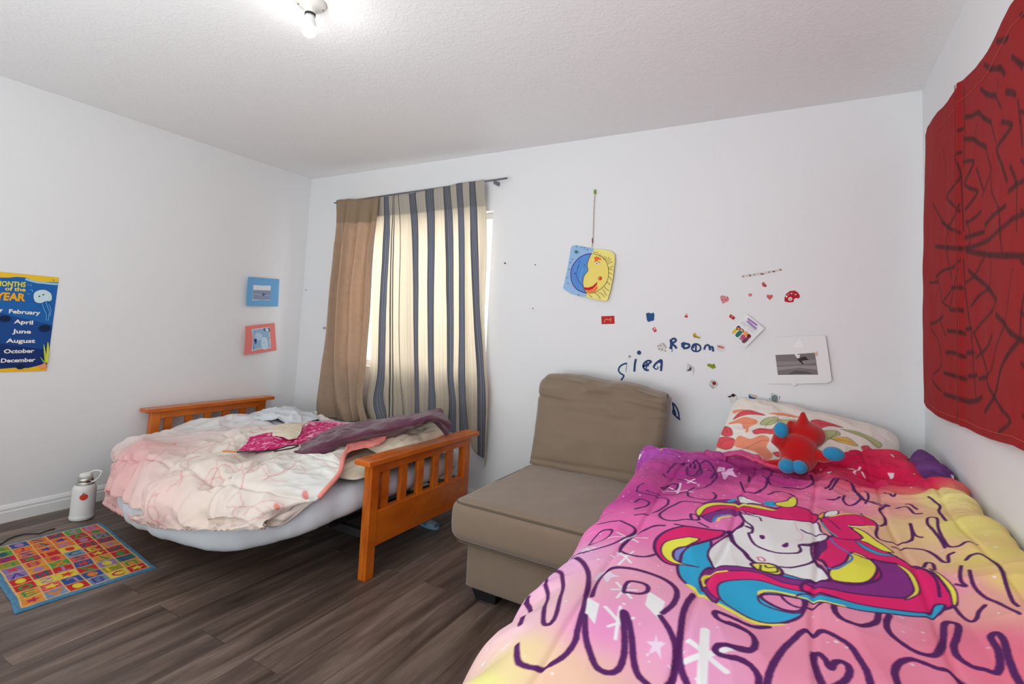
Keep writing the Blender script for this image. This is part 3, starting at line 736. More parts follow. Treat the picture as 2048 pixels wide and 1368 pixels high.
cushion('seat', ((SX0 + SX1) / 2, (SY0 + SY1) / 2 + 0.05, 0.352), ((SX1 - SX0) / 2, (SY1 - SY0) / 2 + 0.05, 0.092), 0.045, seatf, M_sofa, chair)
cushion('base', ((SX0 + SX1) / 2 + 0.0, 2.43, 0.160), ((SX1 - SX0) / 2 - 0.055, 0.465, 0.102), 0.012, lambda P, N_, q: P, M_sofa, chair, (10, 10, 8))
# leaning back cushion
BX0, BX1, BZ0, BZ1 = -1.325, -0.592, 0.43, 0.935
def backf(P, N_, q):
    P = P.copy(); h = (P[:, 2] + 0.26) / 0.52
    bul = (1 - q[:, 0] ** 2) * (1 - q[:, 2] ** 2)
    P[:, 1] -= 0.028 * bul * (q[:, 1] < 0)
    P[:, 0] *= 1.0 - 0.055 * (1 - h)*0 - 0.015 * np.cos(h * 3.14)
    cr_ = np.clip((h - 0.62) / 0.38, 0, 1)
    wrn = 0.034 * ridge(P[:, 0] * 3.6, P[:, 2] * 12, 95) * cr_ + 0.006 * ridge(P[:, 0] * 3, P[:, 2] * 7, 93) + 0.004 * fbm(P[:, 0] * 8, P[:, 2] * 8, 96)
    crease = np.exp(-((h - 0.76 - 0.025 * np.sin(P[:, 0] * 9)) / 0.022) ** 2) * 0.016 + np.exp(-((h - 0.66 + 0.03 * np.sin(P[:, 0] * 7 + 1)) / 0.016) ** 2) * 0.009 * (P[:, 0] > -0.15)
    crease += np.exp(-((h - 0.12 - 0.06 * (P[:, 0] + 0.1)) / 0.02) ** 2) * 0.010
    P[:, 1] += crease * (q[:, 1] < 0)
    P[:, 1] -= wrn * (q[:, 1] < 0.2); P[:, 2] += cr_ ** 3 * (0.024 * vnoise(P[:, 0] * 6 + 3, P[:, 1] * 0, 97) + 0.006 * vnoise(P[:, 0] * 16, P[:, 1] * 6, 98)) 
    cornr = np.abs(q[:, 0]) ** 6 * cr_ ** 2; P[:, 2] -= 0.012 * cornr
    P[:, 2] += -0.022 * (P[:, 0] / 0.366) * cr_ ** 2
    P[:, 1] += (h - 0.0) * 0.145
    return P
cushion('backrest', ((BX0 + BX1) / 2, 2.675, (BZ0 + BZ1) / 2), ((BX1 - BX0) / 2, 0.075, (BZ1 - BZ0) / 2), 0.045, backf, M_sofa, chair, (80, 24, 70))
cushion('back_frame', ((BX0 + BX1) / 2, 2.875, 0.50), ((BX1 - BX0) / 2 - 0.03, 0.055, 0.26), 0.02, lambda P, N_, q: P, M_sofa, chair, (10, 8, 10))
sx = [SX0 + 0.004, SX1 - 0.004]; zt = 0.436; yf_ = SY0 - 0.004
def loop(z, g=0.0):
    pts = []
    for cx_, cy_, a0 in ((SX1 - 0.05, SY0 + 0.05, -90), (SX1 - 0.05, SY1 + 0.04, 0), (SX0 + 0.05, SY1 + 0.04, 90), (SX0 + 0.05, SY0 + 0.05, 180)):
        for k in range(5):
            a = math.radians(a0 + k * 22.5); pts.append((cx_ + (0.045 + g) * math.cos(a), cy_ + (0.045 + g) * math.sin(a), z))
    return pts + pts[:1]
MB().tube(loop(0.4275, -0.002), 0.0045, 8, False).build('piping', M_sofad, chair, True)
MB().tube(loop(0.262, -0.012), 0.0045, 8, False).build('piping', M_sofad, chair, True)
for sxx in (BX0 + 0.006, BX1 - 0.006):
    pts = []
    for h in np.linspace(0.03, 0.93, 14):
        x = (BX0 + BX1) / 2 + (sxx - (BX0 + BX1) / 2) * (1 - 0.015 * math.cos(h * 3.14))
        pts.append((x, 2.675 - 0.040 + h * 0.145, BZ0 + h * 0.505))
    MB().tube(pts, 0.0045, 8).build('piping', M_sofad, chair, True)
for x in (SX0 + 0.070, SX1 - 0.20):
    for y in (SY0 + 0.085, 2.80):
        V = [(x, y, 0.06), (x + 0.13, y, 0.06), (x + 0.13, y + 0.08, 0.06), (x, y + 0.08, 0.06), (x + 0.02, y + 0.015, 0), (x + 0.12, y + 0.015, 0), (x + 0.12, y + 0.07, 0), (x + 0.02, y + 0.07, 0)]
        mk('leg', V, [(0, 1, 2, 3), (7, 6, 5, 4), (0, 4, 5, 1), (1, 5, 6, 2), (2, 6, 7, 3), (3, 7, 4, 0)], M_black, chair, False)

# ---------------------------------------------------------------- near bed: base, mattress, duvet
bed = empty('bed', (-0.02, 1.95, 0), 'low single bed under the pink unicorn duvet, along the right wall', 'bed')
MB().box((-0.48, 0.98, 0.12), (0.47, 2.93, 0.30), 0.01).build('bed_base', M_black, bed)
for x in (-0.44, 0.40):
    for y in (1.02, 2.84): MB().box((x, y, 0), (x + 0.05, y + 0.05, 0.12)).build('leg', M_black, bed)
mt = MB().box((-0.485, 0.97, 0.30), (0.475, 2.935, 0.585), 0.04).build('mattress', M_sheet, None, True)
tag(mt, 'single mattress under the pink unicorn duvet, on the near bed', 'mattress')
COLX = [  # cross section (x, z), left hem -> right wall
    (-0.70, 0.16), (-0.665, 0.30), (-0.625, 0.42), (-0.575, 0.52), (-0.50, 0.595), (-0.40, 0.640), (-0.25, 0.655), (-0.08, 0.658), (0.10, 0.662), (0.26, 0.668), (0.38, 0.690), (0.455, 0.715), (0.494, 0.690), (0.499, 0.62)]
def duvet():
    rows = []
    ys = [0.78, 1.0, 1.2, 1.45, 1.7, 1.95, 2.2, 2.38]
    for y in ys:
        r = []
        k = np.clip((y - 1.1) / 0.9, 0, 1)               # the drape steepens toward the head end
        for x, z in COLX:
            xx, zz = x, z
            if x < -0.45:
                t = (-0.45 - x) / 0.25
                xx = x + k * 0.02 * t; zz = z + k * (0.075 * (1 - abs(t - 0.35)) + 0.05) * min(1, t * 3)
            else: zz = z + k * 0.015
            yy = y
            if zz < 0.50: xx = xx + (max(xx, -0.575) - xx) * np.clip((y - 1.62) / 0.22, 0, 1)
            if y < 0.9: zz -= 0.03
            if y > 2.1 : zz += 0.012 + (0.01 if x > 0.3 else 0)
            r.append((xx, yy, zz))
        rows.append(r)
    # hem at the head end, resting against and partly over the pillow
    hx = [(-0.665, 2.44, .50), (-0.665, 2.46, .57), (-0.66, 2.47, .62), (-0.645, 2.48, .66), (-0.60, 2.485, .690), (-0.50, 2.47, .700), (-0.37, 2.45, .700), (-0.24, 2.39, .700), (-0.03, 2.34, .700), (0.14, 2.56, .728), (0.262, 2.66, .765), (0.38, 2.64, .755), (0.46, 2.66, .725), (0.492, 2.70, .66)]
    rows.append(hx)
    rows = rows[::-1]                                        # head -> foot
    n, m = 880, 760
    P0 = reparam(net(rows, n, m)); U = uvm(P0); X, Y = U[..., 0], U[..., 1]
    Nn = gnorm(P0); Nn = Nn * (1 if Nn[n // 2, m // 2, 2] > 0 else -1)
    px, py = P0[..., 0], P0[..., 1]
    head = np.clip((py - 1.9) / 0.5, 0, 1)
    side = np.clip((-px - 0.45) / 0.12, 0, 1)
    d = 0.006 * fbm(px * 4, py * 3, 101) + 0.004 * ridge(px * 5 + py, py * 3 - px, 103)
    d += head * (0.014 * ridge(px * 6, py * 10, 105) + 0.009 * fbm(px * 14, py * 18, 107))
    d += side * (0.012 * np.sin(py * 26 + 1.5 * np.sin(py * 7)) * np.clip((1.9 - py) / 0.5, 0, 1) + 0.006 * fbm(px * 6, py * 16, 109))
    rt = np.clip((px - 0.30) / 0.1, 0, 1); d += rt * 0.010 * ridge(px * 4, py * 3.4, 111)
    d += 0.012 * rt * (py < 2.2)
    # quilting seams
    sm = np.zeros_like(px)
    for x0, bnd in ((-0.405, -0.03), (-0.165, 0.03), (0.045, 0.03), (0.245, 0.0), (0.405, 0.0)):
        sm = np.maximum(sm, np.exp(-((px - x0 - bnd * (py - 1.6) * 0.8 - 0.006 * np.sin(py * 9)) / 0.007) ** 2))
    puff = np.zeros_like(px)
    d += 0.0
    d -= 0.006 * sm
    hemf = np.exp(-((Y - 0.055) / 0.012) ** 2) * 0.012; d -= hemf
    edge = np.clip(np.minimum(X.max() - X, 0.05) / 0.05, 0, 1)
    P = P0 + Nn * (d * edge)[..., None]
    P[..., 0] = np.minimum(P[..., 0], RIGHT - 0.006)
    pr = Print(P0)
    duvet_print(pr)
    pr.c[:] = np.clip(pr.c * 1.24, 0, 0.86)
    o = sheet('duvet', P, M_print, None, pr.cols(), 0.014)
    return tag(o, 'pink, purple and peach quilted duvet with a unicorn and outlined bubble letters', 'duvet')
def duvet_print(pr):
    rbf(pr, [((1300, 905), (160, 70, 155)), ((1400, 950), (150, 38, 118)), ((1290, 990), (168, 48, 128)), ((1250, 1050), (210, 98, 160)), ((1450, 1050), (216, 112, 168)), ((1100, 1140), (222, 158, 198)),
             ((1350, 1010), (205, 90, 155)), ((1050, 1240), (232, 172, 180)), ((1015, 1330), (236, 188, 142)), ((968, 1364), (236, 206, 130)), ((1120, 1366), (228, 172, 150)), ((1200, 1250), (218, 134, 178)), ((1400, 1300), (222, 144, 180)),
             ((1600, 1340), (218, 130, 156)), ((1750, 1230), (226, 134, 160)), ((1800, 1330), (224, 120, 146)), ((1560, 960), (172, 50, 125)), ((1700, 935), (178, 12, 64)), ((1800, 960), (196, 12, 68)), ((1640, 1000), (220, 105, 150)),
             ((1740, 975), (190, 20, 80)), ((1850, 975), (190, 20, 70)), ((1700, 1010), (230, 125, 155)), ((1780, 1015), (236, 150, 140)), ((1830, 1060), (240, 180, 132)), ((1920, 1070), (212, 196, 112)), ((2000, 1120), (204, 186, 108)), ((2044, 1180), (202, 180, 106)),
             ((1960, 1130), (206, 188, 110)), ((1890, 1000), (222, 196, 128)), ((1880, 1110), (236, 172, 140)), ((1960, 1200), (232, 150, 142)), ((1900, 1180), (232, 136, 158)), ((1950, 1300), (220, 108, 134)), ((2040, 1330), (216, 102, 124)), ((1480, 935), (140, 40, 112)), ((1500, 1000), (205, 85, 150))], 3.6)
    DK = C(74, 24, 84)
    def A(t): return Z(960, 960, 3.354, t)
    def B(t): return Z(1300, 960, 4.5595, t)
    def Cc(t): return Z(1600, 960, 3.3527, t)
    def E(t): return Z(1380, 780, 3.066, t)
    def G(t): return Z(1460, 1180, 6.0235, t)
    def Hh(t): return Z(1270, 880, 7.6, t)
    # sparkles and dots below the lettering
    rs = np.random.RandomState(3); su, tv = pr.su[-1], pr.tv[-1]
    for k in range(420):
        c0 = (rs.uniform(0.02, su - 0.02), rs.uniform(0.02, tv - 0.02)); r0 = rs.choice([0.0014, 0.002, 0.003], p=[.5, .35, .15])
        pr.line([c0, (c0[0] + r0 * 0.5, c0[1] + r0 * 0.3)], r0 * 2, C(250, 225, 235), 0.75)
    WH = C(240, 226, 232)
    for t in ('690,770 800,840 770,975 690,880', '1130,760 1240,830 1205,945 1110,850'): pr.fill(pr.px(A(t), False), WH)
    for t in ('860,585 890,625 940,640 880,650 850,690 830,650 760,660 800,610', '1180,1040 1195,1085 1250,1095 1210,1120 1215,1190 1180,1140 1130,1160 1155,1110 1115,1080 1170,1080'): pr.fill(pr.px(A(t), False), C(236, 196, 216), 0.9)
    for t in ('1225,400 1280,370 1360,370 1320,430 1260,465', '1380,385 1500,380 1460,430 1560,555 1430,500 1350,590 1310,480'): pr.fill(pr.px(Hh(t), False), C(228, 170, 205))
    for t in ('640,680 700,640 650,600',): pass
    for tx, wd in (('1510,1015 1488,1368', .016), ('1365,1215 1700,1125', .012), ('1400,1080 1650,1282', .011), ('885,738 1050,748', .006), ('915,685 1015,805', .006), ('1000,700 920,800', .006),
                   ('840,860 1005,1035', .007), ('908,1068 942,860', .006), ('860,988 1030,930', .006), ('880,508 1060,520', .005), ('920,480 1012,552', .005), ('1030,485 930,562', .005), ('860,385 1120,395', .005), ('920,350 1060,420', .005), ('1050,345 940,425', .005), ('640,470 770,455', .005), ('660,450 750,480', .004), ('720,430 680,495', .004)):
        pr.line(pr.px(A(tx), False), wd, WH, 0.92)
    for tx in ('640,800 690,640', '430,745 790,750', '520,680 640,760', '790,760 880,790', '760,600 920,640', '800,640 900,590'): pr.line(pr.px(Hh(tx), False), .008, C(240, 190, 215), 0.9)
    for t in ('1665,15 1690,20 1680,45',): pass
    for t in ('315,60 370,85 425,100 380,105 360,120 330,95',): pr.fill(pr.px(Hh(t), False), C(250, 190, 40))
    pr.fill(pr.px(Hh('70,215 100,220 140,175 120,230 95,250 75,300 60,290'), False), C(235, 225, 245))
    for t in ('825,520 860,520 845,545', '1210,500 1250,505 1230,540', '1115,565 1160,570 1130,585'): pr.fill(pr.px(E(t), False), C(240, 205, 225))
    pr.line(pr.px(E('970,500 1070,545'), False), .006, C(240, 190, 210)); pr.line(pr.px(E('1005,540 1045,505'), False), .006, C(240, 190, 210))
    # ------------- bubble lettering outlines
    big = [A('515,550 580,530 640,530 690,560 725,620 725,700 700,800 690,880 655,1020 640,1090 580,1180 490,1240 380,1268 290,1250 255,1215 245,1100'),
           A('275,980 300,900 320,830 330,800'), A('750,780 775,700 830,620 900,582 1000,585 1130,620 1240,670 1310,730 1320,790 1290,850 1225,900'),
           A('1210,920 1270,1010 1310,1110 1310,1220 1290,1320 1260,1368'),
           A('1130,1368 1060,1300 1030,1200 1020,1080 1000,960 975,895 955,900 965,980 970,1080 965,1170 940,1250 900,1290 840,1295 780,1260 740,1170 710,1060 705,920'),
           A('1430,770 1390,830 1360,910 1345,1020 1335,1130 1350,1260 1390,1368'),
           A('1811,1230 1740,1200 1640,1180 1580,1150 1600,1110 1690,1115 1811,1130'),
           B('880,1368 780,1330 640,1290 590,1245 610,1215 700,1240 850,1290 960,1310 1080,1300'),
           G('0,400 100,430 230,490 300,580 290,680 200,720 50,695'), G('0,815 100,810 200,850 280,920 340,1010 350,1132'),
           G('440,1132 480,960 560,790 660,640 780,540 860,480 940,470 1010,510 1080,480 1160,490 1300,560 1450,660 1560,810 1650,960 1700,1132'),
           G('1130,1132 1060,960 1010,800 1015,705 1080,730 1150,800 1210,900 1260,830 1340,820 1420,870 1440,950 1400,1030 1330,1090 1260,1132'),
           G('1255,200 1260,280 1300,340 1390,400 1560,450 1680,430 1770,380 1790,270'),
           Cc('600,900 580,960 600,1020 680,1090 790,1150 900,1170 940,1120 960,1040 965,950 1010,935 1060,960 1050,1050 1030,1110 1060,1180 1150,1240 1240,1260 1310,1280 1340,1240 1330,1150 1280,1060 1320,1035 1370,1090 1400,1200 1440,1300 1480,1368'),
           Cc('660,1368 635,1280 660,1215 740,1190 830,1215 920,1250 1000,1270 1080,1330 1110,1368')]
    for q in big: pr.line(pr.px(q), 0.0125, DK)
    for q in (A('470,640 510,622 550,635 555,690 540,760 510,900 480,960 445,975 425,950 430,860 450,720'), A('995,680 1080,690 1125,720 1120,760 1070,775 1000,765 965,755')):
        pr.line(pr.px(q, closed=True), 0.0105, DK, closed=True)
    mid = [Cc('1030,830 1080,890 1140,930 1180,920 1200,880 1245,850'), Cc('1120,570 1160,545 1240,545 1330,600 1390,680 1410,770 1440,850 1480,890'), Cc('1090,610 1085,700 1120,735 1050,715'),
           Cc('1150,650 1160,700 1180,750 1250,810 1350,860 1490,950'), Cc('830,590 850,550 890,560 905,610'), Cc('620,440 720,445 830,460 900,500 960,560 1000,570 1000,530 1040,520'),
           Cc('980,480 950,430 910,380 865,330 870,290 930,300 940,370 970,430 1010,480 1080,490 1140,470 1200,475'), Cc('740,310 770,370 820,390'), Cc('745,310 755,380 745,400'),
           Cc('520,320 510,370 540,400 620,410 700,412 745,400'), Cc('870,135 940,180 935,220 970,290 998,330'), Cc('570,105 630,140 670,120'), Cc('650,210 720,200 770,240 820,240'), Cc('715,175 745,185 790,215'),
           Cc('600,195 560,200 535,220 570,260 570,300 540,315'), Cc('200,80 260,35 330,45 380,100 430,160 520,190 600,190'), Cc('440,90 460,140 440,180'), Cc('300,110 290,150 330,175 390,165 410,140'), Cc('180,140 230,145 270,125'), Cc('410,230 450,280 520,310'),
           Hh('500,465 600,370 700,345 830,360'), Hh('440,480 480,530 560,560 640,580 760,610'), Hh('980,350 1090,345 1180,380 1210,440 1210,520 1150,590'),
           Hh('130,660 40,710 30,770 80,790'), Hh('180,755 260,790 400,825 560,825 700,790 790,770 900,700'), Hh('80,790 250,830 400,880 500,920 500,980 430,1040 300,1110 150,1140 0,1160'), Hh('0,950 80,895 200,930 210,970 150,1020 0,1060'),
           Hh('800,790 810,850 900,890 1020,910 1120,920 1200,900 1230,840 1190,790'), Hh('1000,970 860,955 720,950 600,1000 480,1060 390,1130 380,1190 450,1240 600,1260 750,1245 950,1240 970,1210 930,1170 850,1160 860,1230'),
           Hh('970,1270 1110,1330'), Hh('610,1310 740,1340 900,1368'), Hh('130,1368 280,1320 440,1325'),
           A('715,410 790,340 850,320 885,330 860,370 800,400 715,410'), A('790,300 880,275 960,280 1040,320 1000,370 900,430 760,470 620,500 550,520'), A('1240,315 1140,320 1060,350 970,420 940,470 990,505 1100,520 1190,490'),
           E('0,480 50,450 70,500 30,530'), E('100,470 150,500 160,540 100,590 40,600'), E('310,560 330,610 400,630 460,600 470,550 430,520'), E('500,500 480,560 540,590 620,590'), E('700,500 750,540 750,590 680,600 620,590'),
           E('300,500 360,520 360,560'), E('480,640 560,620 640,640'), E('830,620 880,585 940,580 1000,610 1050,670 1100,710 1200,720')]
    for q in mid: pr.line(pr.px(q), 0.0085, DK)
    for q in (Hh('790,510 800,440 860,350 930,325 985,380 970,450 900,520 840,540'), Hh('400,710 470,680 520,640 600,640 650,650 620,720 540,730')): pr.line(pr.px(q, closed=True), 0.0085, DK, closed=True)
    # ------------- unicorn
    BL, YE, MG, PU, WT, LB = C(38, 150, 190), C(240, 210, 70), C(205, 28, 100), C(120, 40, 120), C(226, 218, 222), C(110, 120, 185)
    def fl(q, c, ol=0.0, cl=True):
        u = pr.px(q, closed=True, per=4); pr.fill(u, c)
        if ol: pr.line(u, ol, DK, closed=True)
    fl(B('540,540 380,585 280,660 250,760 270,870 350,960 500,1070 700,1170 900,1245 1100,1275 1250,1272 1375,1235 1430,1100 1400,900 700,700 600,760 560,620'), BL, 0.008)
    fl(B('330,955 500,1085 700,1190 900,1268 1100,1292 1250,1290 1100,1268 900,1240 700,1160 500,1055 380,960'), YE)
    fl(B('670,465 500,448 300,445 150,475 60,540 40,620 80,690 150,740 260,750 300,640 440,580 560,540 660,500'), MG, 0.009)
    fl(B('450,540 300,535 150,560 100,620 130,690 230,740 440,780 300,745 215,690 210,640 260,610 350,600'), YE, 0.005)
    fl(B('340,612 250,620 215,650 225,700 262,715 285,660'), LB, 0.005)
    fl(B('455,890 510,795 640,768 900,795 1200,875 1440,945 1430,1000 1400,1110 1200,1020 1000,1000 700,900 600,1130 480,980'), PU, 0.006)
    fl(B('510,960 520,880 600,830 800,820 1000,850 1200,925 1430,985 1430,1050 1200,1010 1000,960 800,1000 650,1080 560,1040'), MG, 0.005)
    fl(B('615,990 650,925 800,902 1000,915 1200,968 1430,1035 1410,1085 1200,1030 1060,1010 990,1040 1000,1100 1100,1150 1300,1205 1375,1215 1370,1238 1200,1272 1000,1258 800,1190 660,1100'), BL, 0.005)
    pr.line(pr.px(B('1000,1045 1010,1015 1080,1005 1200,1018 1400,1070')), 0.008, YE)
    fl(B('1010,1060 1050,1035 1200,1042 1330,1070 1400,1100 1385,1190 1250,1180 1100,1120'), C(218, 132, 165), 0.009)
    pr.line(pr.px(B('1190,1040 1230,1090 1300,1140 1390,1170 1500,1165 1600,1130')), 0.007, DK)
    pr.line(pr.px(B('495,935 480,890 520,850 600,828 700,818')), 0.006, YE)
    # right mane
    fl(Cc('190,380 330,370 480,420 620,500 760,570 900,640 1000,740 1040,820 900,860 700,880 450,860 200,790 20,745 40,690 210,680 150,560 100,500'), MG, 0.009)
    fl(Cc('200,620 300,580 345,490 430,520 510,580 510,640 450,690 330,695 210,680'), YE, 0.007)
    fl(Cc('480,540 560,560 660,570 720,640 765,720 740,760 680,775 540,770 400,760 200,745 60,715 60,695 210,695 350,705 480,690 545,640'), PU, 0.006)
    fl(Cc('645,568 720,640 765,730 700,785 760,770 800,740 790,680 720,605'), YE, 0.004)
    fl(Cc('10,765 250,808 500,845 700,858 850,866 900,822 970,822 930,878 850,895 650,890 400,880 150,838 0,795'), BL, 0.006)
    pr.line(pr.px(Cc('-10,782 150,830 300,862')), 0.005, YE)
    fl(Cc('870,600 960,660 1045,740 1052,810 1022,822 1000,740 930,660'), YE, 0.004)
    fl(Cc('350,315 430,345 520,410 625,478 560,472 450,412 400,390'), YE, 0.005)
    fl(Cc('370,392 450,440 560,490 650,508 550,505 430,455'), BL, 0.003)
    pr.line(pr.px(Cc('780,590 860,625 920,690 935,770')), 0.007, DK); pr.line(pr.px(Cc('205,385 240,430 330,500 345,560 250,615 180,610')), 0.006, C(60, 110, 170))
    pr.line(pr.px(Cc('350,500 430,535 500,545 640,560')), 0.007, DK)
    # horse
    fl(B('810,300 860,330 1000,330 1200,370 1500,380 1560,470 1620,500 1600,540 1480,580 1490,740 1640,920 1440,925 1300,880 1100,820 900,790 700,770 590,770 530,690 560,600 720,490 850,400 820,340'), WT, 0.006)
    fl(B('1490,590 1600,540 1615,620 1560,680 1500,740'), C(90, 30, 95))
    for t, wd in (('810,300 860,380 930,430 930,480 900,490 950,570 1040,620 1150,660 1330,675 1375,650 1365,600 1480,578 1530,560', .008), ('735,480 765,560 860,640 900,690 960,740', .013), ('1190,795 1300,802 1450,780 1510,740', .008), ('1380,460 1450,485 1600,495', .008),
                  ('860,310 900,335 960,345 1000,355 1015,385', .006), ('1500,740 1570,820 1650,925', .008), ('530,690 560,740 590,775', .007), ('700,480 740,460 830,430 850,400', .009), ('1530,540 1480,580 1450,600 1370,600', .010), ('880,430 930,450', .012)):
        pr.line(pr.px(B(t)), wd, DK)
    for t in ('1000,505 1040,510 1050,535 1020,540 1000,525', '1255,575 1200,600 1225,620 1262,612'): fl(B(t), C(90, 30, 100))
    for t in ('1320,400 1345,460 1390,500 1380,545 1330,555', '1370,400 1430,395 1440,420'): pr.line(pr.px(B(t)), .005, C(235, 185, 190))
    fl(B('930,742 1080,752 1190,815 1200,862 1120,862 990,818 940,780'), YE, .009)
    pr.line(pr.px(B('1010,765 1010,820 1080,840 1160,840 1150,800 1070,795 1050,770')), .006, C(60, 70, 50))
    pr.line(pr.px(B('975,685 1020,685 1050,720 1005,718 980,690')), .004, C(180, 50, 110))
    # forelock, ears, horn and ponytail
    fl(B('470,228 600,188 750,168 860,205 1030,225 1160,250 870,240 600,218'), PU, .004)
    fl(B('440,340 520,260 650,232 870,240 1100,262 1250,225 1400,245 1530,320 1500,385 1300,382 1100,350 900,312 800,290 650,290 520,330 460,352'), MG, .007)
    fl(B('420,300 480,240 600,212 860,208 870,235 650,235 520,268 450,345'), YE, .004)
    fl(B('870,235 900,222 1020,232 1140,262 1130,272 1000,255'), YE)
    fl(B('480,350 560,310 700,295 805,300 805,335 700,322 600,360 560,392 510,375'), PU, .004)
    pr.line(pr.px(B('575,385 620,340 740,330')), .008, C(40, 120, 175)); pr.line(pr.px(B('620,385 640,360 730,345')), .006, YE)
    fl(B('800,150 850,125 890,170 1035,212 940,210 850,205'), WT, .005)
    fl(B('1040,190 1130,190 1150,230 1060,222'), BL); fl(B('1135,210 1250,180 1290,140 1335,150 1330,222 1230,240'), YE, .005); fl(B('700,190 760,160 790,170 740,195'), BL)
    fl(B('1595,300 1680,280 1720,300 1695,330 1600,335'), WT, .005)
    fl(Cc('150,250 300,240 430,250 520,312 430,312 330,303 420,378 330,388 230,372 150,290'), MG, .006)
    pr.line(pr.px(Cc('200,245 300,238 420,240 480,270')), .005, YE); pr.line(pr.px(Cc('330,303 400,318 500,316')), .006, YE); pr.line(pr.px(Cc('145,290 180,330 245,370')), .007, C(60, 150, 160))
    pr.line(pr.px(Cc('150,250 210,280 270,325')), .005, DK)
    fl(Cc('120,235 160,215 155,250 130,260'), C(245, 170, 60), .004)
duvet()

# bunched purple corner of the duvet by the right wall is a loose scarf-like throw
def pc(pr):
    pr.c[:] = C(112, 62, 128); X, Y = pr.UV[..., 0], pr.UV[..., 1]
    a = np.clip(0.5 + fbm(X * 20, Y * 20, 4) * 0.5, 0, 1)[..., None]; pr.c[:] = pr.c * (1 - a) + C(86, 44, 104) * a
    u = pr.hit(1909, 955); t = np.linspace(0, 6.28, 10, endpoint=False)
    pr.fill(np.stack([u[0] + 0.012 * np.cos(t), u[1] + 0.014 * np.sin(t)], 1), C(225, 215, 235))
cloth('scarf', [[(0.415, 2.66, .735), (0.43, 2.70, .765), (0.455, 2.72, .775), (0.485, 2.70, .745), (0.497, 2.68, .70)],
                [(0.385, 2.60, .725), (0.42, 2.62, .770), (0.455, 2.60, .785), (0.487, 2.56, .760), (0.498, 2.54, .71)],
                [(0.365, 2.50, .715), (0.41, 2.50, .755), (0.45, 2.48, .770), (0.486, 2.44, .752), (0.498, 2.42, .70)],
                [(0.360, 2.42, .70), (0.405, 2.40, .725), (0.45, 2.36, .735), (0.486, 2.32, .722), (0.498, 2.30, .69)]],
      90, 110, M_print, 'crumpled purple cloth bunched between the duvet and the right wall', 'cloth', (0.006, 14, 120), pc, world=True, th=0.004, lift=0.004)

# ---------------------------------------------------------------- butterfly pillow
def butter(Pt):
    n, m, _ = Pt.shape; pr = Print(Pt, 3); pr.c[:] = C(236, 226, 216)
    def E(t): return Z(1380, 780, 3.066, t)
    OR, RD, GN, DK2, OC = C(240, 140, 105), C(220, 62, 78), C(178, 184, 128), C(120, 30, 50), C(226, 180, 90)
    for t, c, ol in (('265,180 300,140 350,122 410,135 460,155 380,150 330,155 290,170', RD, 1), ('230,210 290,180 340,165 400,180 415,200 370,225 330,240 310,205', OR, 0), ('265,125 340,118 300,135 270,145', OR, 0),
                     ('430,210 460,175 520,165 560,185 610,180 650,185 640,210 590,205 540,195 490,215', GN, 1), ('385,250 430,235 500,240 520,225 545,235 530,270 450,265 400,270', RD, 1),
                     ('190,265 210,225 250,235 260,275 220,285', RD, 1), ('160,330 190,290 270,300 260,350 220,365 170,350', RD, 1), ('270,340 300,280 370,300 440,275 490,300 470,350 510,400 470,430 400,380 330,360', OR, 0),
                     ('480,145 560,140 640,155 700,175 620,165', OR, 0), ('740,190 800,185 940,230 860,220 790,235 750,225', RD, 1), ('790,280 830,250 900,250 920,275 860,295 960,290 1030,345 900,315 850,300 800,345 780,350 830,300', GN, 1),
                     ('870,295 950,290 1020,340 920,318', OC, 0), ('925,240 1040,260 1170,325 1150,355 1080,300 980,260', GN, 1), ('1050,350 1090,342 1120,365 1200,370 1210,400 1150,385 1080,385', RD, 1), ('510,385 560,380 600,400 540,410', RD, 1),
                     ('1170,365 1220,370 1280,440 1230,410', OC, 0), ('110,355 150,330 170,350 150,365', OR, 0), ('350,220 360,250 340,260', OR, 0)):
        u = pr.px(E(t), closed=True, per=4); pr.fill(u, c, 0.95)
        if ol: pr.line(u, 0.0028, DK2 if c is RD else C(90, 100, 70), 0.85, closed=True)
    BR = C(100, 70, 60)
    for t in ('455,250 480,200 535,185 600,185', '535,150 540,185 520,205', '545,185 620,160 640,175', '180,350 200,320 230,310 270,300', '215,225 230,262', '280,165 340,130 400,145', '300,370 370,345 440,310 480,310', '800,345 845,300 830,255', '850,300 900,262', '850,300 960,312 1010,335', '835,290 790,330 775,350', '395,245 440,242 500,255', '1060,350 1120,372 1190,385', '940,245 1060,280 1150,345', '790,205 850,212 920,230'):
        pr.line(pr.px(E(t)), 0.0022, BR, 0.8)
    return pr.cols()
bp_ = pillow('pillow', (0.033, 2.735, 0.735), (0.362, 0.255), 0.085, rot(31, 7, -4), M_print, 14, n=260, pin=0.04, cols=butter, wr=0.004)
tag(bp_, 'white pillow printed with red, orange and green butterflies, at the head of the near bed', 'pillow')

# ---------------------------------------------------------------- red plush toy
ty = 2.36
def tp(px, py, y=ty): return at(px, py, 'y', y)
toy = empty('plush_toy', tuple(tp(1596, 940)), 'red plush creature with a pointed head and bright blue paws, sitting on the near bed', 'soft toy')
tb = MB()
tb.ell(tp(1597, 905), (0.070, 0.060, 0.078), 24); 
tb.ell(tp(1607, 868, ty + 0.045), (0.078, 0.062, 0.054), 24)
tb.tube([tp(1607, 860, ty + 0.03), tp(1606, 846, ty + 0.03), tp(1606, 833, ty + 0.03), tp(1606, 824, ty + 0.03)], [0.040, 0.025, 0.014, 0.007], 16)
tb.tube([tp(1588, 856, ty + 0.03), tp(1582, 848, ty + 0.03), tp(1580, 841, ty + 0.03)], [0.030, 0.018, 0.008], 12)
tb.tube([tp(1628, 862, ty + 0.03), tp(1637, 856, ty + 0.03)], [0.03, 0.012], 12)
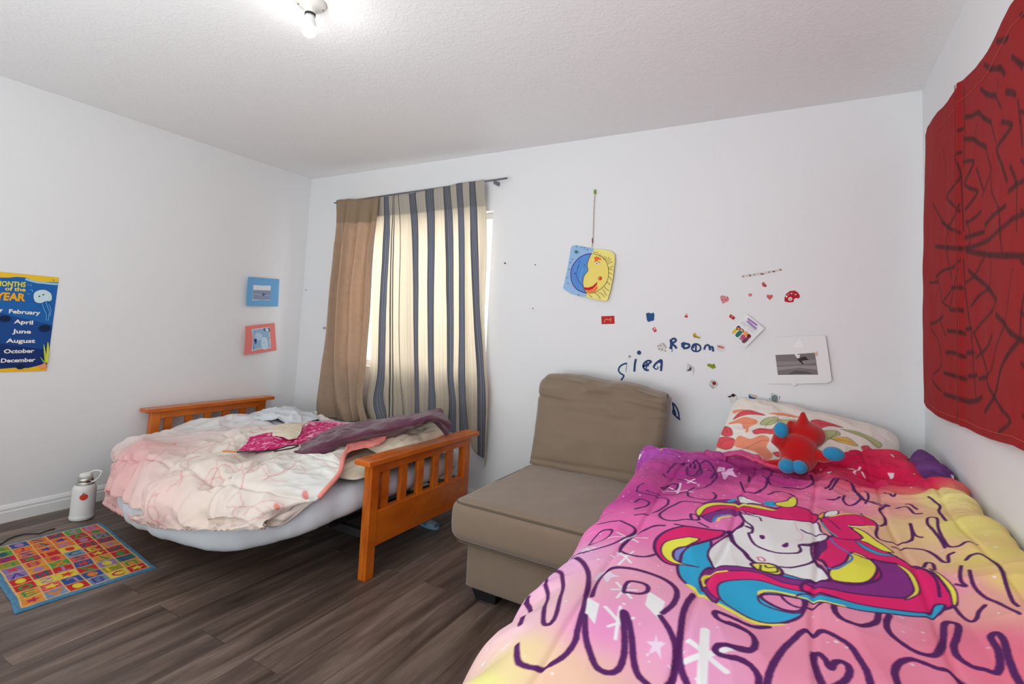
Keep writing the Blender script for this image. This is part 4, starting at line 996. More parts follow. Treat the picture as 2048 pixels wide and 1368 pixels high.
tb.tube([tp(1582, 895), tp(1566, 890, ty - 0.01), tp(1555, 881, ty - 0.02), tp(1559, 871, ty - 0.03)], [0.030, 0.027, 0.026, 0.022], 14)
tb.tube([tp(1612, 900), tp(1630, 908, ty - 0.01), tp(1645, 914, ty - 0.02), tp(1662, 911, ty - 0.03)], [0.03, 0.024, 0.022, 0.022], 14)
tb.tube([tp(1585, 925), tp(1560, 928, ty), tp(1535, 927, ty), tp(1520, 926, ty)], [0.03, 0.020, 0.014, 0.006], 12)
tb.tube([tp(1588, 922), tp(1576, 932, ty - 0.06)], [0.035, 0.03], 14); tb.tube([tp(1604, 922), tp(1600, 933, ty - 0.06)], [0.035, 0.03], 14)
to = tb.build('body', M_red, toy, True)
rm = to.modifiers.new('fuse', 'REMESH'); rm.mode = 'VOXEL'; rm.voxel_size = 0.0045; rm.use_smooth_shade = True
sm_ = to.modifiers.new('soft', 'SMOOTH'); sm_.factor = 0.6; sm_.iterations = 3
for (q, y, r) in (((1562, 860), ty - 0.035, (0.026, 0.022, 0.031)), ((1667, 908), ty - 0.035, (0.037, 0.03, 0.026)), ((1574, 932), ty - 0.075, (0.031, 0.035, 0.027)), ((1599, 934), ty - 0.075, (0.028, 0.035, 0.025))):
    m_ = MB(); c_ = tp(*q, y); m_.ell(c_, r, 22); o = m_.build('paw', M_blue, toy, True)

# ---------------------------------------------------------------- red web cloth on the right wall
def web_cloth():
    n, m = 420, 520
    y0, y1 = 2.852, 0.95
    v = np.linspace(0, 1, n); u = np.linspace(0, 1, m); U, V = np.meshgrid(u, v)
    Y = y0 + (y1 - y0) * U
    ty_ = [2.852, 2.80, 2.60, 2.45, 2.31, 2.15, 2.0, 1.88, 1.77, 1.6, 1.4, 1.2, 0.95]
    tz_ = [2.165, 2.185, 2.175, 2.155, 2.165, 2.135, 2.120, 2.125, 2.138, 2.12, 2.13, 2.12, 2.15]
    bz_ = [0.972, 0.955, 0.940, 0.940, 0.948, 0.95, 0.955, 0.965, 0.975, 0.97, 0.96, 0.96, 0.97]
    zt_ = np.interp(-Y, -np.array(ty_), tz_); zb_ = np.interp(-Y, -np.array(ty_), bz_)
    ker = np.ones(9) / 9
    for arr in (zt_, zb_):
        arr[:] = np.convolve(np.pad(arr[0], 4, mode='edge'), ker, 'valid')[None]
    Zz = zt_ + (zb_ - zt_) * V
    X = RIGHT - 0.012 - 0.010 * (1 + np.sin(2 * math.pi * (1.6 * U + 0.2) + 0.5 * V)) * (0.4 + 0.6 * V) - 0.004 * fbm(U * 9, V * 3, 130)
    X = X - 0.008 * np.exp(-((Y - 2.31) / 0.02) ** 2)
    X = np.minimum(X, RIGHT - 0.003)
    Yw = Y + 0.008 * fbm(V * 6, V * 0 + 2, 133) * (U < 0.02)
    P = np.stack([X, Yw, Zz], -1)
    pr = Print(P)
    rd = C(148, 24, 27); pr.c[:] = rd
    DK = C(60, 18, 18)
    def T1(t): return Z(1840, 0, 2.976, t)
    def T2(t): return Z(1840, 440, 2.976, t)
    L = [(T1, '385,385 430,410 480,405 505,440', .020), (T1, '460,245 500,240 525,225', .02), (T1, '550,340 590,370 610,400', .02), (T1, '365,530 400,560 450,570', .020), (T1, '455,575 485,640', .012), (T1, '515,548 570,562', .022),
         (T1, '275,695 310,690 350,670 380,700 425,725', .020), (T1, '425,730 440,790 455,850', .010), (T1, '490,725 550,745 500,820 460,890 490,980 520,1075', .018), (T1, '265,828 320,828 350,850 395,875', .020),
         (T1, '395,880 410,950 425,1010 400,1090 370,1175', .010), (T1, '250,905 208,930 245,1040 200,1110 162,1170 190,1210 235,1255', .016), (T1, '262,962 320,960 300,1020 268,1090 300,1120 345,1140 310,1200 270,1250', .016),
         (T1, '340,1005 360,1070 380,1130', .014), (T1, '425,1050 430,1140 470,1240', .010), (T1, '390,1340 440,1280 510,1225', .018), (T1, '540,990 575,1090 530,1140', .018), (T1, '575,1100 619,1075', .018), (T1, '580,1110 578,1368', .012),
         (T1, '165,1360 200,1300 235,1220', .014), (T1, '80,1215 110,1270 150,1330 190,1368', .012), (T1, '350,700 330,800', .006), (T1, '130,870 150,950 160,1060', .006), (T1, '225,785 258,765', .016), (T1, '275,1330 320,1300 365,1260', .014), (T1, '585,600 600,720 612,860', .014), (T1, '470,480 460,560', .006), (T1, '160,670 160,760', .006), (T1, '250,1060 262,1368', .016), (T1, '265,520 262,1000', .010), (T1, '475,1250 480,1368', .010),
         (T2, '130,15 180,50 240,75', .014), (T2, '270,105 320,90 385,70', .018), (T2, '395,0 390,210', .006), (T2, '475,0 480,90 490,185', .012), (T2, '95,158 170,165 240,170', .020), (T2, '280,185 420,208 520,212 619,214', .022),
         (T2, '60,375 105,370', .014), (T2, '100,335 140,300 200,280 230,240', .014), (T2, '105,340 125,420 135,490 180,520', .010), (T2, '240,240 215,350 180,520', .012), (T2, '290,300 340,345 410,405 455,475', .020), (T2, '385,220 350,290 320,340 275,370', .012), (T2, '410,410 350,455 305,515', .014), (T2, '455,480 430,545 370,610 325,670', .012),
         (T2, '190,405 255,405', .018), (T2, '180,535 260,540', .018), (T2, '165,660 240,668 272,680', .018), (T2, '155,790 200,790 275,818', .018), (T2, '145,910 200,925 280,950', .018), (T2, '145,1035 220,1060 290,1080 340,1075 370,1055', .020),
         (T2, '262,240 272,420 290,560 310,700 320,860 335,1060', .014), (T2, '135,490 180,430 200,400', .010), (T2, '65,620 110,600 140,570', .014), (T2, '70,650 110,720 130,860 80,920', .010), (T2, '75,950 100,990 125,1015', .012), (T2, '120,590 155,690', .010),
         (T2, '320,670 365,780 400,900 405,980 450,1060', .014), (T2, '430,690 400,760 335,820', .014), (T2, '355,945 400,935', .018), (T2, '280,790 325,790', .018), (T2, '290,930 340,925', .018), (T2, '275,650 310,645', .016), (T2, '455,565 500,610 540,670 619,720', .020), (T2, '595,715 520,810 480,900 460,1000 440,1060 390,1140', .020), (T2, '510,620 460,740 430,880 400,930', .010), (T2, '450,1065 490,1130 540,1200 470,1265', .016),
         (T2, '620,450 605,560 600,690', .014), (T2, '160,100 160,180 190,350', .010), (T2, '555,290 530,450 510,620', .006), (T2, '425,250 420,390', .008), (T2, '165,90 170,20', .010), (T2, '280,0 300,100 290,170', .012)]
    for f, t, wd in L: pr.line(pr.px(f(t), per=4), wd * 0.85, DK, 0.85, soft=0.004)
    u0 = pr.hit(1921, 498)
    for k in range(9):   # the part of the cloth outside the photograph carries the same kind of net
        for j in range(3):
            s0 = 1.15 + 0.24 * j; t0 = 0.06 + 0.13 * k
            pr.line([(s0, t0), (s0 + 0.07, t0 + 0.035), (s0 + 0.15, t0 + 0.02), (s0 + 0.24, t0)], .012, DK, 0.85, soft=0.004)
    pr.line([(u0[0], u0[1]), (1.85, u0[1] + 0.01)], .016, DK, 0.8, soft=0.004)
    hemc = C(150, 28, 24)
    o = mk('wall_hanging', P.reshape(-1, 3), gfaces(n, m), M_print, None, True, pr.cols()); solid(o, 0.002, 0)
    tag(o, 'red cloth with dark web lines pinned to the right wall', 'wall hanging')
    # stitched join and hem
    th_ = plain('light_red_thread', C(206, 90, 70), 0.9)
    MB().tube([P[i, int(0.285 * m)] - np.array([0.006, 0, 0]) for i in range(2, n - 2, 12)], 0.0013, 6).build('seam', plain('dark_red_seam', C(140, 26, 26), 0.9), o, True)
    MB().tube([P[n - 9, j] - np.array([0.0022, 0, 0]) for j in range(2, m - 2, 6)], 0.0008, 5).build('stitching', th_, o, True)
    MB().tube([P[24, j] - np.array([0.0022, 0, 0]) for j in range(2, m - 2, 6)], 0.0008, 5).build('stitching', th_, o, True)
    return o
web_cloth()

# ---------------------------------------------------------------- flat printed paper things on the walls
def text_tris(txt, off=0.0, shear=0.0):
    cu = bpy.data.curves.new('t', 'FONT'); cu.body = txt; cu.size = 1.0; cu.offset = off; cu.shear = shear; cu.resolution_u = 3
    ob = bpy.data.objects.new('t', cu); COL.objects.link(ob); bpy.context.view_layer.update()
    me = ob.evaluated_get(bpy.context.evaluated_depsgraph_get()).to_mesh()
    V = np.array([v.co[:2] for v in me.vertices]); Fc = [list(p.vertices) for p in me.polygons]
    ob.evaluated_get(bpy.context.evaluated_depsgraph_get()).to_mesh_clear()
    bpy.data.objects.remove(ob); bpy.data.curves.remove(cu); return V, Fc
class Flat:
    """a paper thing on a wall: base sheet with thickness and printed shapes in thin layers on its face"""
    def __init__(s, wall, base=0.0008, tilt=None):
        s.wall = wall; s.base = base; s.tilt = tilt; s.V = []; s.F = []; s.c = []; s.k = 0
    def w(s, px, py):
        if s.wall == 'back': p = at(px, py, 'y', DEPTH); return np.array([p[0], p[2]])
        p = at(px, py, 'x', LEFT); return np.array([p[1], p[2]])
    def W(s, pts): return np.array([s.w(*p) for p in pts])
    def P3(s, u, layer):
        o = s.base + layer * 0.00025
        if s.tilt is not None: o += s.tilt[0] + s.tilt[1] * u[0] + s.tilt[2] * u[1]
        return (u[0], DEPTH - o, u[1]) if s.wall == 'back' else (LEFT + o, u[0], u[1])
    def tri(s, uv, faces, col, layer):
        n = len(s.V); s.V += [s.P3(u, layer) for u in uv]; s.c += [col] * len(uv); s.F += [[i + n for i in f] for f in faces]
    def poly(s, uv, col, layer=None, smooth=False):
        uv = np.asarray(uv)
        if smooth: uv = cr(uv, len(uv) * 5, True)
        if layer is None: s.k += 1; layer = s.k
        t = tessellate_polygon([[Vector((a, b, 0)) for a, b in uv]]); s.tri(uv, [list(x) for x in t], col, layer); return s
    def sheet(s, uv, col, smooth=False, th=0.0005):
        uv = np.asarray(uv)
        if smooth: uv = cr(uv, len(uv) * 5, True)
        if s.tilt is not None: s.tilt = (-min(s.tilt[1] * a + s.tilt[2] * b for a, b in uv), s.tilt[1], s.tilt[2])
        s.poly(uv, col, 0); n = len(uv); i0 = len(s.V)
        s.V += [s.P3(u, 0) for u in uv] + [s.P3(u, -th / 0.00025) for u in uv]; s.c += [col] * (2 * n)
        s.F += [[i0 + i, i0 + (i + 1) % n, i0 + n + (i + 1) % n, i0 + n + i] for i in range(n)]
        return s
    def line(s, uv, wd, col, smooth=True, closed=False):
        uv = np.asarray(uv, float)
        if smooth and len(uv) > 2: uv = cr(uv, (len(uv) - 1) * 5 + 1)
        if closed: uv = np.concatenate([uv, uv[:1]])
        d = np.gradient(uv, axis=0); d /= np.linalg.norm(d, axis=1, keepdims=True) + 1e-9; nn = np.stack([-d[:, 1], d[:, 0]], 1) * wd / 2
        s.k += 1; A = uv + nn; B = uv - nn; k = len(uv)
        s.tri(np.concatenate([A, B]), [[i, i + 1, k + i + 1, k + i] for i in range(k - 1)], col, s.k); return s
    def dot(s, uv, r, col, ry=None, n=14):
        t = np.linspace(0, 2 * math.pi, n, endpoint=False); ry = ry or r
        return s.poly(np.stack([uv[0] + r * np.cos(t), uv[1] + ry * np.sin(t)], 1), col)
    def text(s, txt, pl_, pr_, hpx, col, off=0.02, shear=0.0):
        V, Fc = text_tris(txt, off, shear); a, b = s.w(*pl_), s.w(*pr_); hgt = np.linalg.norm(s.w(pl_[0], pl_[1] - hpx) - a)
        x0, x1 = V[:, 0].min(), V[:, 0].max(); ux = (b - a) / (x1 - x0); uy = np.array([0, 1.0]) * hgt / 0.73
        if s.wall == 'back' and txt.isupper() and abs(b[1] - a[1]) > 0.4 * abs(b[0] - a[0]):
            e = (b - a) / np.linalg.norm(b - a); uy = np.array([-e[1], e[0]]) * hgt / 0.73
        uv = a + (V[:, :1] - x0) * ux + V[:, 1:] * uy; s.k += 1; s.tri(uv, Fc, col, s.k); return s
    def build(s, name, label=None, cat=None, group=None, parent=None):
        V = np.array(s.V); o = mk(name, V, s.F, M_paper, parent, False, np.array(s.c))
        if cat: tag(o, label, cat, group)
        return o
def zc(ox, oy, k): return lambda t: Z(ox, oy, k, t)
WHT = C(232, 232, 230)

# months poster on the left wall
f = Flat('left', 0.002); q = zc(0, 530, 5.946)
def bl(t, e=0.0): return f.W(q(t))
TRc, BRc = f.w(117.7, 555), f.w(92.5, 742); u_l = 0.868
tl = np.array([u_l, 1.376]); bl_ = np.array([u_l, 0.829])
f.sheet([tl, TRc, BRc, bl_], C(26, 96, 168))
f.poly([np.array([u_l, 1.20]), f.w(105, 650), BRc, bl_], C(20, 70, 138)); f.poly([np.array([u_l, 1.02]), f.w(98, 700), BRc, bl_], C(14, 46, 106))
f.poly(np.concatenate([[tl, TRc], f.W(q('692,205 560,200 470,205 380,180 310,150 200,140 100,150 0,148')), [[u_l, 1.315]]]), C(250, 190, 44))
f.line(f.W(q('690,228 600,222 520,212 440,205 360,185 300,165')), 0.012, C(150, 200, 222))
f.poly(np.concatenate([[bl_, BRc], f.W(q('560,1185 460,1195 330,1225 160,1222 0,1235')), [[u_l, 0.868]]]), C(246, 182, 40))
f.text('MONTHS', (-9, 571.5), (50.5, 574), 10.5, C(222, 214, 60), 0.03); f.text('of the', (9.3, 580.6), (50.5, 583), 8, C(232, 214, 90), 0.025)
f.text('YEAR', (-12, 599), (50, 602), 15.5, C(250, 168, 24), 0.045)
for t, a, b in (('January', (-42, 619), (4.4, 623.5)), ('February', (16.8, 626), (79.5, 629.5)), ('April', (27, 646.5), (65, 649)), ('June', (23.5, 666), (61, 667)), ('August', (11, 685), (69.5, 685.5)), ('October', (6.5, 706.5), (67.5, 705)), ('December', (0.5, 725), (69.5, 723))):
    f.text(t, a, b, 8.2, WHT, 0.03)
f.poly(f.W(q('395,390 405,330 470,298 540,300 600,340 612,400 590,428 540,430 480,452 420,440')), C(196, 220, 226), smooth=True)
for a, b in ((463, 372), (511, 353)): f.dot(f.w(a / 5.946, 530 + b / 5.946), 0.004, C(40, 34, 30))
for t in ('490,445 520,530 545,590 545,650 570,655', '540,435 560,500 580,550 575,600 572,655', '575,470 600,540 585,610', '320,240 350,235 375,250', '350,290 380,300 375,320', '320,340 345,350'): f.line(f.W(q(t)), 0.0022, C(120, 190, 228))
for a, b, r in ((52, 637, 44), (525, 752, 50), (235, 1210, 34)): f.dot(f.w(a / 5.946, 530 + b / 5.946), r * 0.00052, C(8, 30, 66), r * 0.0004)
f.poly(f.W(q('510,950 530,1000 545,1150 525,1150')), C(190, 206, 60), smooth=True); f.poly(f.W(q('560,915 575,1000 560,1170 540,1100')), C(208, 212, 66), smooth=True); f.poly(f.W(q('470,1090 510,1130 540,1170 500,1150')), C(120, 170, 90), smooth=True)
f.poly(f.W(q('440,1195 490,1180 520,1160 530,1180 555,1175 535,1205 540,1240 500,1222 470,1235 475,1210')), C(238, 150, 120))
f.dot(f.w(630 / 5.946, 530 + 180 / 5.946), 0.003, C(40, 36, 30))
f.build('poster', 'blue and yellow sea-themed months of the year poster on the left wall', 'poster')

# two cards on the left wall
def tl_tilt(u0, g, lo): return (g * u0 + lo, -g, 0.0)
q = zc(440, 530, 6.515)
f = Flat('left', 0.002); a0 = f.w(557, 585)[0]; f.tilt = tl_tilt(a0, 0.10, 0.0)
f.sheet(f.W(q('335,155 770,185 755,540 310,530 315,340')), C(112, 172, 218))
f.poly(f.W(q('405,260 520,268 650,268 650,360 640,462 520,455 395,462 402,360')), C(222, 228, 238)); f.poly(f.W(q('405,325 650,332 642,455 400,450')), C(138, 152, 178))
f.line(f.W(q('405,375 520,390 640,400')), 0.008, C(160, 174, 198)); f.poly(f.W(q('535,370 560,368 582,392 555,388 545,405 530,395')), C(70, 82, 116)); f.dot(f.w(440 + 530 / 6.515, 530 + 186 / 6.515), 0.003, C(20, 20, 30))
f.build('picture_card', 'light blue card with a small picture of a bird over water, above the pink card', 'card')
f = Flat('left', 0.002); a0 = f.w(552, 680)[0]; f.tilt = tl_tilt(a0, 0.12, 0.0)
f.sheet(f.W(q('290,795 705,755 735,1110 270,1170 290,960')), C(238, 132, 126))
f.poly(f.W(q('378,835 630,808 640,940 655,1080 480,1095 380,1122 395,960')), C(210, 226, 240)); f.poly(f.W(q('388,845 620,818 628,940 645,1070 480,1085 392,1108 400,960')), C(150, 186, 218))
for t, c in (('430,900 470,880 520,900 530,950 480,980 430,960', (186, 212, 234)), ('520,960 590,950 610,1080 530,1085', (200, 222, 240)), ('410,970 450,960 440,1030 420,1000', (50, 70, 120)), ('540,830 625,820 628,870 570,860', (70, 96, 140)), ('570,830 610,825 615,865 585,862', (206, 226, 240)), ('395,1000 420,1080 400,1095', (130, 166, 204))): f.poly(f.W(q(t)), C(*c), smooth=True)
f.dot(f.w(440 + 630 / 6.515, 530 + 942 / 6.515), 0.003, C(30, 34, 70)); f.dot(f.w(440 + 495 / 6.515, 530 + 782 / 6.515), 0.0025, C(140, 60, 50)); f.dot(f.w(440 + 550 / 6.515, 530 + 1010 / 6.515), 0.003, C(60, 80, 130))
f.build('picture_card', 'salmon pink card with a blue-toned picture stuck on it, below the light blue card', 'card')

# sun and moon painting with its string
q = zc(1100, 480, 9.769)
f = Flat('back', 0.004); uL = f.w(1130, 545)[0]; uR = f.w(1241, 545)[0]; f.tilt = (-0.06 * uL, 0.06, 0.0)
f.sheet(f.W(q('415,160 440,120 490,105 640,130 870,175 1060,195 1230,235 1285,300 1290,420 1250,760 1200,1000 1150,1170 1110,1198 950,1175 740,1125 640,1110 420,1050 270,960 262,920 330,640 380,380')), C(242, 222, 130))
f.poly(f.W(q('415,160 440,120 490,105 640,130 870,175 880,205 840,260 770,420 745,600 680,720 655,860 700,1000 740,1110 640,1110 420,1050 270,960 262,920 330,640 380,380')), C(148, 184, 222))
f.poly(f.W(q('830,280 700,285 560,370 460,490 415,640 430,820 500,930 600,1010 735,1045 690,960 660,860 680,720 755,600 740,500 770,400')), C(86, 140, 208), smooth=False)
f.line(f.W(q('835,278 740,282 600,340 500,440 430,560 415,700 440,830 520,950 620,1010 740,1045')), 0.006, C(78, 50, 130))
f.line(f.W(q('510,640 560,780 640,890 700,960')), 0.004, C(40, 80, 170)); f.line(f.W(q('600,400 560,540 520,660')), 0.004, C(52, 100, 190)); f.line(f.W(q('660,560 620,680 600,800')), 0.004, C(120, 170, 220)); f.line(f.W(q('470,560 480,700 540,830')), 0.005, C(110, 120, 200))
f.poly(f.W(q('820,300 900,285 1000,320 1100,400 1150,500 1168,640 1150,790 1080,900 1000,970 880,1030 740,1045 690,960 660,860 680,720 760,610 745,500 770,400')), C(244, 214, 112))
f.line(f.W(q('850,270 900,285 1000,320 1100,400 1150,500 1168,640 1150,790 1080,900 1000,970 900,1030 800,1045')), 0.0028, C(90, 80, 50))
f.line(f.W(q('820,290 770,400 745,500 760,600 690,700 660,800 665,900 700,1000 740,1060')), 0.0035, C(60, 60, 80))
f.poly(f.W(q('880,345 940,330 1020,370 1030,400 980,395 900,420')), C(240, 110, 50)); f.poly(f.W(q('670,925 760,935 850,910 930,840 950,820 940,880 860,960 780,985 710,985')), C(196, 20, 30))
f.poly(f.W(q('720,1000 800,980 880,960 940,900 960,950 900,1020 800,1040 740,1035')), C(244, 120, 70)); f.poly(f.W(q('890,470 930,440 985,470 980,490 930,490')), C(238, 236, 230)); f.dot(f.w(1100 + 935 / 9.769, 480 + 468 / 9.769), 0.0045, C(90, 60, 50)); f.line(f.W(q('885,440 920,420 960,425 1000,460')), 0.003, C(170, 70, 50))
f.dot(f.w(1100 + 1002 / 9.769, 480 + 755 / 9.769), 0.0125, C(200, 50, 30)); f.dot(f.w(1100 + 1000 / 9.769, 480 + 752 / 9.769), 0.009, C(240, 130, 60)); f.dot(f.w(1100 + 1010 / 9.769, 480 + 760 / 9.769), 0.005, C(190, 40, 30))
for t in ('880,235 890,255 920,250', '930,245 960,270', '1000,280 1010,320 990,330', '1060,320 1040,345', '1090,330 1080,370 1060,385', '1130,345 1110,385 1080,395', '1180,340 1160,395 1130,410', '1220,375 1190,420 1150,440', '1255,440 1200,455 1160,480', '1265,510 1210,550 1170,550', '1255,600 1200,580 1170,590', '1245,685 1200,660 1175,640', '1225,800 1200,740 1175,730', '1200,890 1160,840 1130,850', '1180,995 1120,960 1090,910', '1135,1090 1100,1040 1050,960', '1090,1120 1040,1060 970,1030', '1010,1160 960,1080 900,1050', '850,1125 800,1090 780,1050'): f.line(f.W(q(t)), 0.0026, C(150, 110, 30))
for t in ('500,215 520,240 500,260', '530,205 545,250 575,225', '505,250 540,262 570,235'): f.line(f.W(q(t)), 0.004, C(30, 90, 30))
for a, b in ((540, 138), (640, 155), (700, 165), (757, 198), (455, 383), (420, 448), (395, 578), (347, 740), (370, 852), (578, 1080), (570, 540), (705, 500), (510, 660)): f.dot(f.w(1100 + a / 9.769, 480 + b / 9.769), 0.0035, C(30, 90, 140))
f.build('painting', 'child\'s painting of a blue moon and yellow smiling sun on the back wall', 'painting')
st = [(1190, 384), (1188, 410), (1187, 440), (1186, 470), (1184, 494)]
str_ = empty('hanging_string', tuple(at(1190, 380, 'y', DEPTH - 0.006)), 'thin twisted string pinned above the sun and moon painting', 'string')
MB().tube(cr([at(x, y, 'y', DEPTH - 0.008) for x, y in st], 40), 0.0028, 8).build('string', plain('multicolour_string', C(190, 180, 160), 0.9, var=0.5, vs=120), str_, True)
pt = at(1190, 384, 'y', DEPTH - 0.008); MB().box((pt[0] - 0.007, DEPTH - 0.016, pt[2] - 0.012), (pt[0] + 0.006, DEPTH, pt[2] + 0.014), 0.002).build('clip', plain('green_clip', C(110, 150, 40), 0.5), str_)
pt2 = at(1185, 486, 'y', DEPTH - 0.01); MB().tube([pt2, pt2 + np.array([-0.002, 0, 0.03])], 0.004, 8).build('bead', plain('red_bead', C(150, 70, 70), 0.5), str_, True)

# flyer and sheet with a photo
q = zc(1455, 620, 15.2)
f = Flat('back', 0.003); a1 = f.W(q('60,680'))[0]; f.tilt = (-0.10 * a1[0], 0.10, 0.0)
f.sheet(f.W(q('585,110 1130,560 560,1140 60,690')), C(226, 228, 230))
cl = [('140,680 250,560 320,600 200,720', (220, 180, 40)), ('270,540 330,475 400,520 380,600 300,610', (110, 50, 30)), ('300,560 330,530 370,560 350,600', (226, 170, 90)), ('380,600 430,560 510,620 480,690 400,660', (120, 60, 40)), ('390,610 440,590 480,640 440,670', (232, 196, 140)),
      ('240,750 380,620 450,700 310,830', (40, 110, 100)), ('490,710 560,640 640,710 560,790', (236, 160, 70)), ('400,820 470,740 560,810 470,900', (200, 70, 110)), ('600,760 670,730 725,800 660,870 600,850', (120, 20, 36)), ('440,940 590,830 640,900 510,1010', (110, 60, 80)), ('345,840 410,860 450,930 400,910', (120, 120, 140))]
for t, c in cl: f.poly(f.W(q(t)), C(*c), smooth=True)
for t in ('620,265 900,470', '600,340 880,580'):
    a, b = q(t); d = b - a; n_ = np.array([d[1], -d[0]]) / np.linalg.norm(d)
    for k in range(9):      # loops of purple scrawl: too blurred in the photograph to read
        p = a + d * (k + 0.1) / 9; e = d / 9
        f.line(f.W([p - n_ * 1.8, p + e * 0.35 + n_ * 2.2, p + e * 0.6 - n_ * 1.0, p + e * 0.8 + n_ * 1.2]), 0.0022, C(160, 110, 180))
for t in ('450,350 790,610', '560,320 860,640', '400,390 560,500', '600,560 800,700'): f.line(f.W(q(t)), 0.0016, C(170, 172, 178))
f.build('flyer', 'small tilted white flyer with cartoon children and purple lettering on the back wall', 'flyer')
q = zc(1440, 560, 5.7)
f = Flat('back', 0.003); a1 = f.W(q('560,1180'))[0]; f.tilt = (-0.055 * a1[0] , 0.055, 0.0)
f.sheet(f.W(q('600,655 900,640 1200,632 1240,900 1272,1140 1225,1170 900,1180 525,1182')), C(226, 226, 226))
f.poly(f.W(q('632,855 850,845 1080,828 1118,1078 900,1078 660,1082')), C(120, 112, 112))
f.poly(f.W(q('645,930 880,925 1095,905 1100,940 860,965 650,975')), C(140, 132, 132)); f.poly(f.W(q('655,990 900,975 1105,975 1110,1020 900,1000 658,1030')), C(150, 142, 142)); f.poly(f.W(q('770,1070 860,1030 1000,1040 1060,1070')), C(92, 84, 84))
f.poly(f.W(q('880,900 930,880 970,870 1010,910 960,915 930,925 955,960 940,962 905,930')), C(52, 44, 46)); f.poly(f.W(q('835,825 860,820 880,850 910,850 905,890 880,890 850,850')), C(226, 224, 222)); f.poly(f.W(q('1075,830 1100,810 1115,825 1112,870 1090,862')), C(214, 186, 160))
f.poly(f.W(q('830,770 900,660 950,720 960,770')), C(236, 236, 236)); f.poly(f.W(q('805,1180 870,1140 880,1185 840,1210')), C(226, 222, 218))
f.build('taped_photo', 'white paper sheet with a grey landscape photo taped to the back wall', 'photo')

# stickers on the back wall
def heart(cx, cy, w_, rot_=0.0):
    t = np.linspace(0, 2 * math.pi, 20, endpoint=False); x = 16 * np.sin(t) ** 3 / 17; y = -(13 * np.cos(t) - 5 * np.cos(2 * t) - 2 * np.cos(3 * t) - np.cos(4 * t)) / 17
    c, s_ = math.cos(rot_), math.sin(rot_); return [(cx + w_ * (a * c - b * s_), cy + w_ * (a * s_ + b * c)) for a, b in zip(x, y)]
def rect(x0, y0, x1, y1, a=0.0):
    cx, cy = (x0 + x1) / 2, (y0 + y1) / 2; c, s_ = math.cos(a), math.sin(a)
    return [(cx + (x - cx) * c - (y - cy) * s_, cy + (x - cx) * s_ + (y - cy) * c) for x, y in ((x0, y0), (x1, y0), (x1, y1), (x0, y1))]
def oval(cx, cy, rx, ry): return [(cx + rx * math.cos(t), cy + ry * math.sin(t)) for t in np.linspace(0, 2 * math.pi, 16, endpoint=False)]
def sticker(label, shapes, lines=(), group='stickers on the back wall'):
    f = Flat('back', 0.0012); first = True
    for pts, c in shapes:
        if first: f.sheet(f.W(pts), C(*c)); first = False
        else: f.poly(f.W(pts), C(*c))
    for pts, wd, c in lines: f.line(f.W(pts), wd, C(*c))
    f.build('sticker', label, 'sticker', group)
sticker('rectangular red sticker with a pale squiggle, below the sun and moon painting', [(rect(1203, 632, 1229, 648, -0.03), (184, 36, 34))], [([(1208, 645), (1212, 638), (1217, 640), (1222, 637), (1221, 644)], 0.004, (226, 150, 130))])
sticker('square dark blue sticker, right of the rectangular red one', [([(1292, 627), (1297, 625), (1302, 627), (1307, 625), (1309, 629), (1308, 641), (1303, 642), (1297, 644), (1294, 641)], (34, 76, 132))])
sticker('tiny red and white sticker just below the blue square one', [([(1304, 657), (1310, 654), (1314, 662), (1309, 665)], (196, 60, 70)), (oval(1309, 658, 2, 1.5), (230, 200, 200))])
sticker('tiny red-bottomed sticker right of the blue square one', [([(1371, 627), (1375, 627), (1376, 635), (1369, 635)], (226, 170, 170)), ([(1370, 631), (1375, 631), (1376, 635), (1369, 635)], (190, 50, 50))])
sticker('small dark red sticker at the upper left of the tilted flyer', [([(1461, 628), (1471, 635), (1467, 640), (1458, 634)], (176, 36, 50)), (oval(1464, 633.5, 2, 1.3), (226, 140, 140))])
sticker('pink heart sticker with dark dots, leftmost of the hearts', [(heart(1448.5, 599, 10, 0.35), (214, 130, 138)), (oval(1450, 593, 1.2, 1), (60, 20, 30)), (oval(1445, 600, 1, 1), (60, 20, 30)), (oval(1452, 599, 1.3, 1), (60, 20, 30)), (oval(1455, 594, 1.2, 1), (60, 20, 30))])
sticker('tiny round pink and red dot sticker between the heart stickers', [(oval(1500.5, 590, 3.5, 3), (180, 70, 84)), (oval(1500.5, 590.3, 1.6, 1.3), (232, 190, 190))])
sticker('flat reddish-brown heart sticker, second from the red mushroom sticker', [(heart(1539.5, 594, 6.8), (196, 96, 92))])
sticker('folded leaf-shaped red heart sticker under the strip of tiny hearts', [([(1524, 565), (1528, 564), (1532, 569), (1534, 572), (1531, 574.5), (1526, 573), (1523.5, 569)], (190, 100, 92)), ([(1525, 569), (1531, 570), (1533, 573), (1528, 573)], (160, 60, 60))])
sticker('largest red and white sticker shaped like a mushroom, right of the hearts', [([(1569, 603), (1569, 595), (1573, 587), (1580, 582), (1589, 581), (1596, 585), (1600, 592), (1598, 597), (1592, 596), (1588, 598), (1587, 604), (1578, 605)], (176, 24, 40)), (oval(1580.5, 598, 4.2, 3.8), (236, 222, 220)), (oval(1573, 593, 2.2, 2), (236, 222, 220)), (oval(1583, 587, 2.4, 1.4), (232, 160, 165)), (oval(1591, 589, 2.4, 1.4), (232, 160, 165)), (oval(1577, 589, 1.4, 1.2), (232, 160, 165))], [([(1578, 597), (1580.5, 600), (1583, 597)], 0.002, (60, 30, 30))])
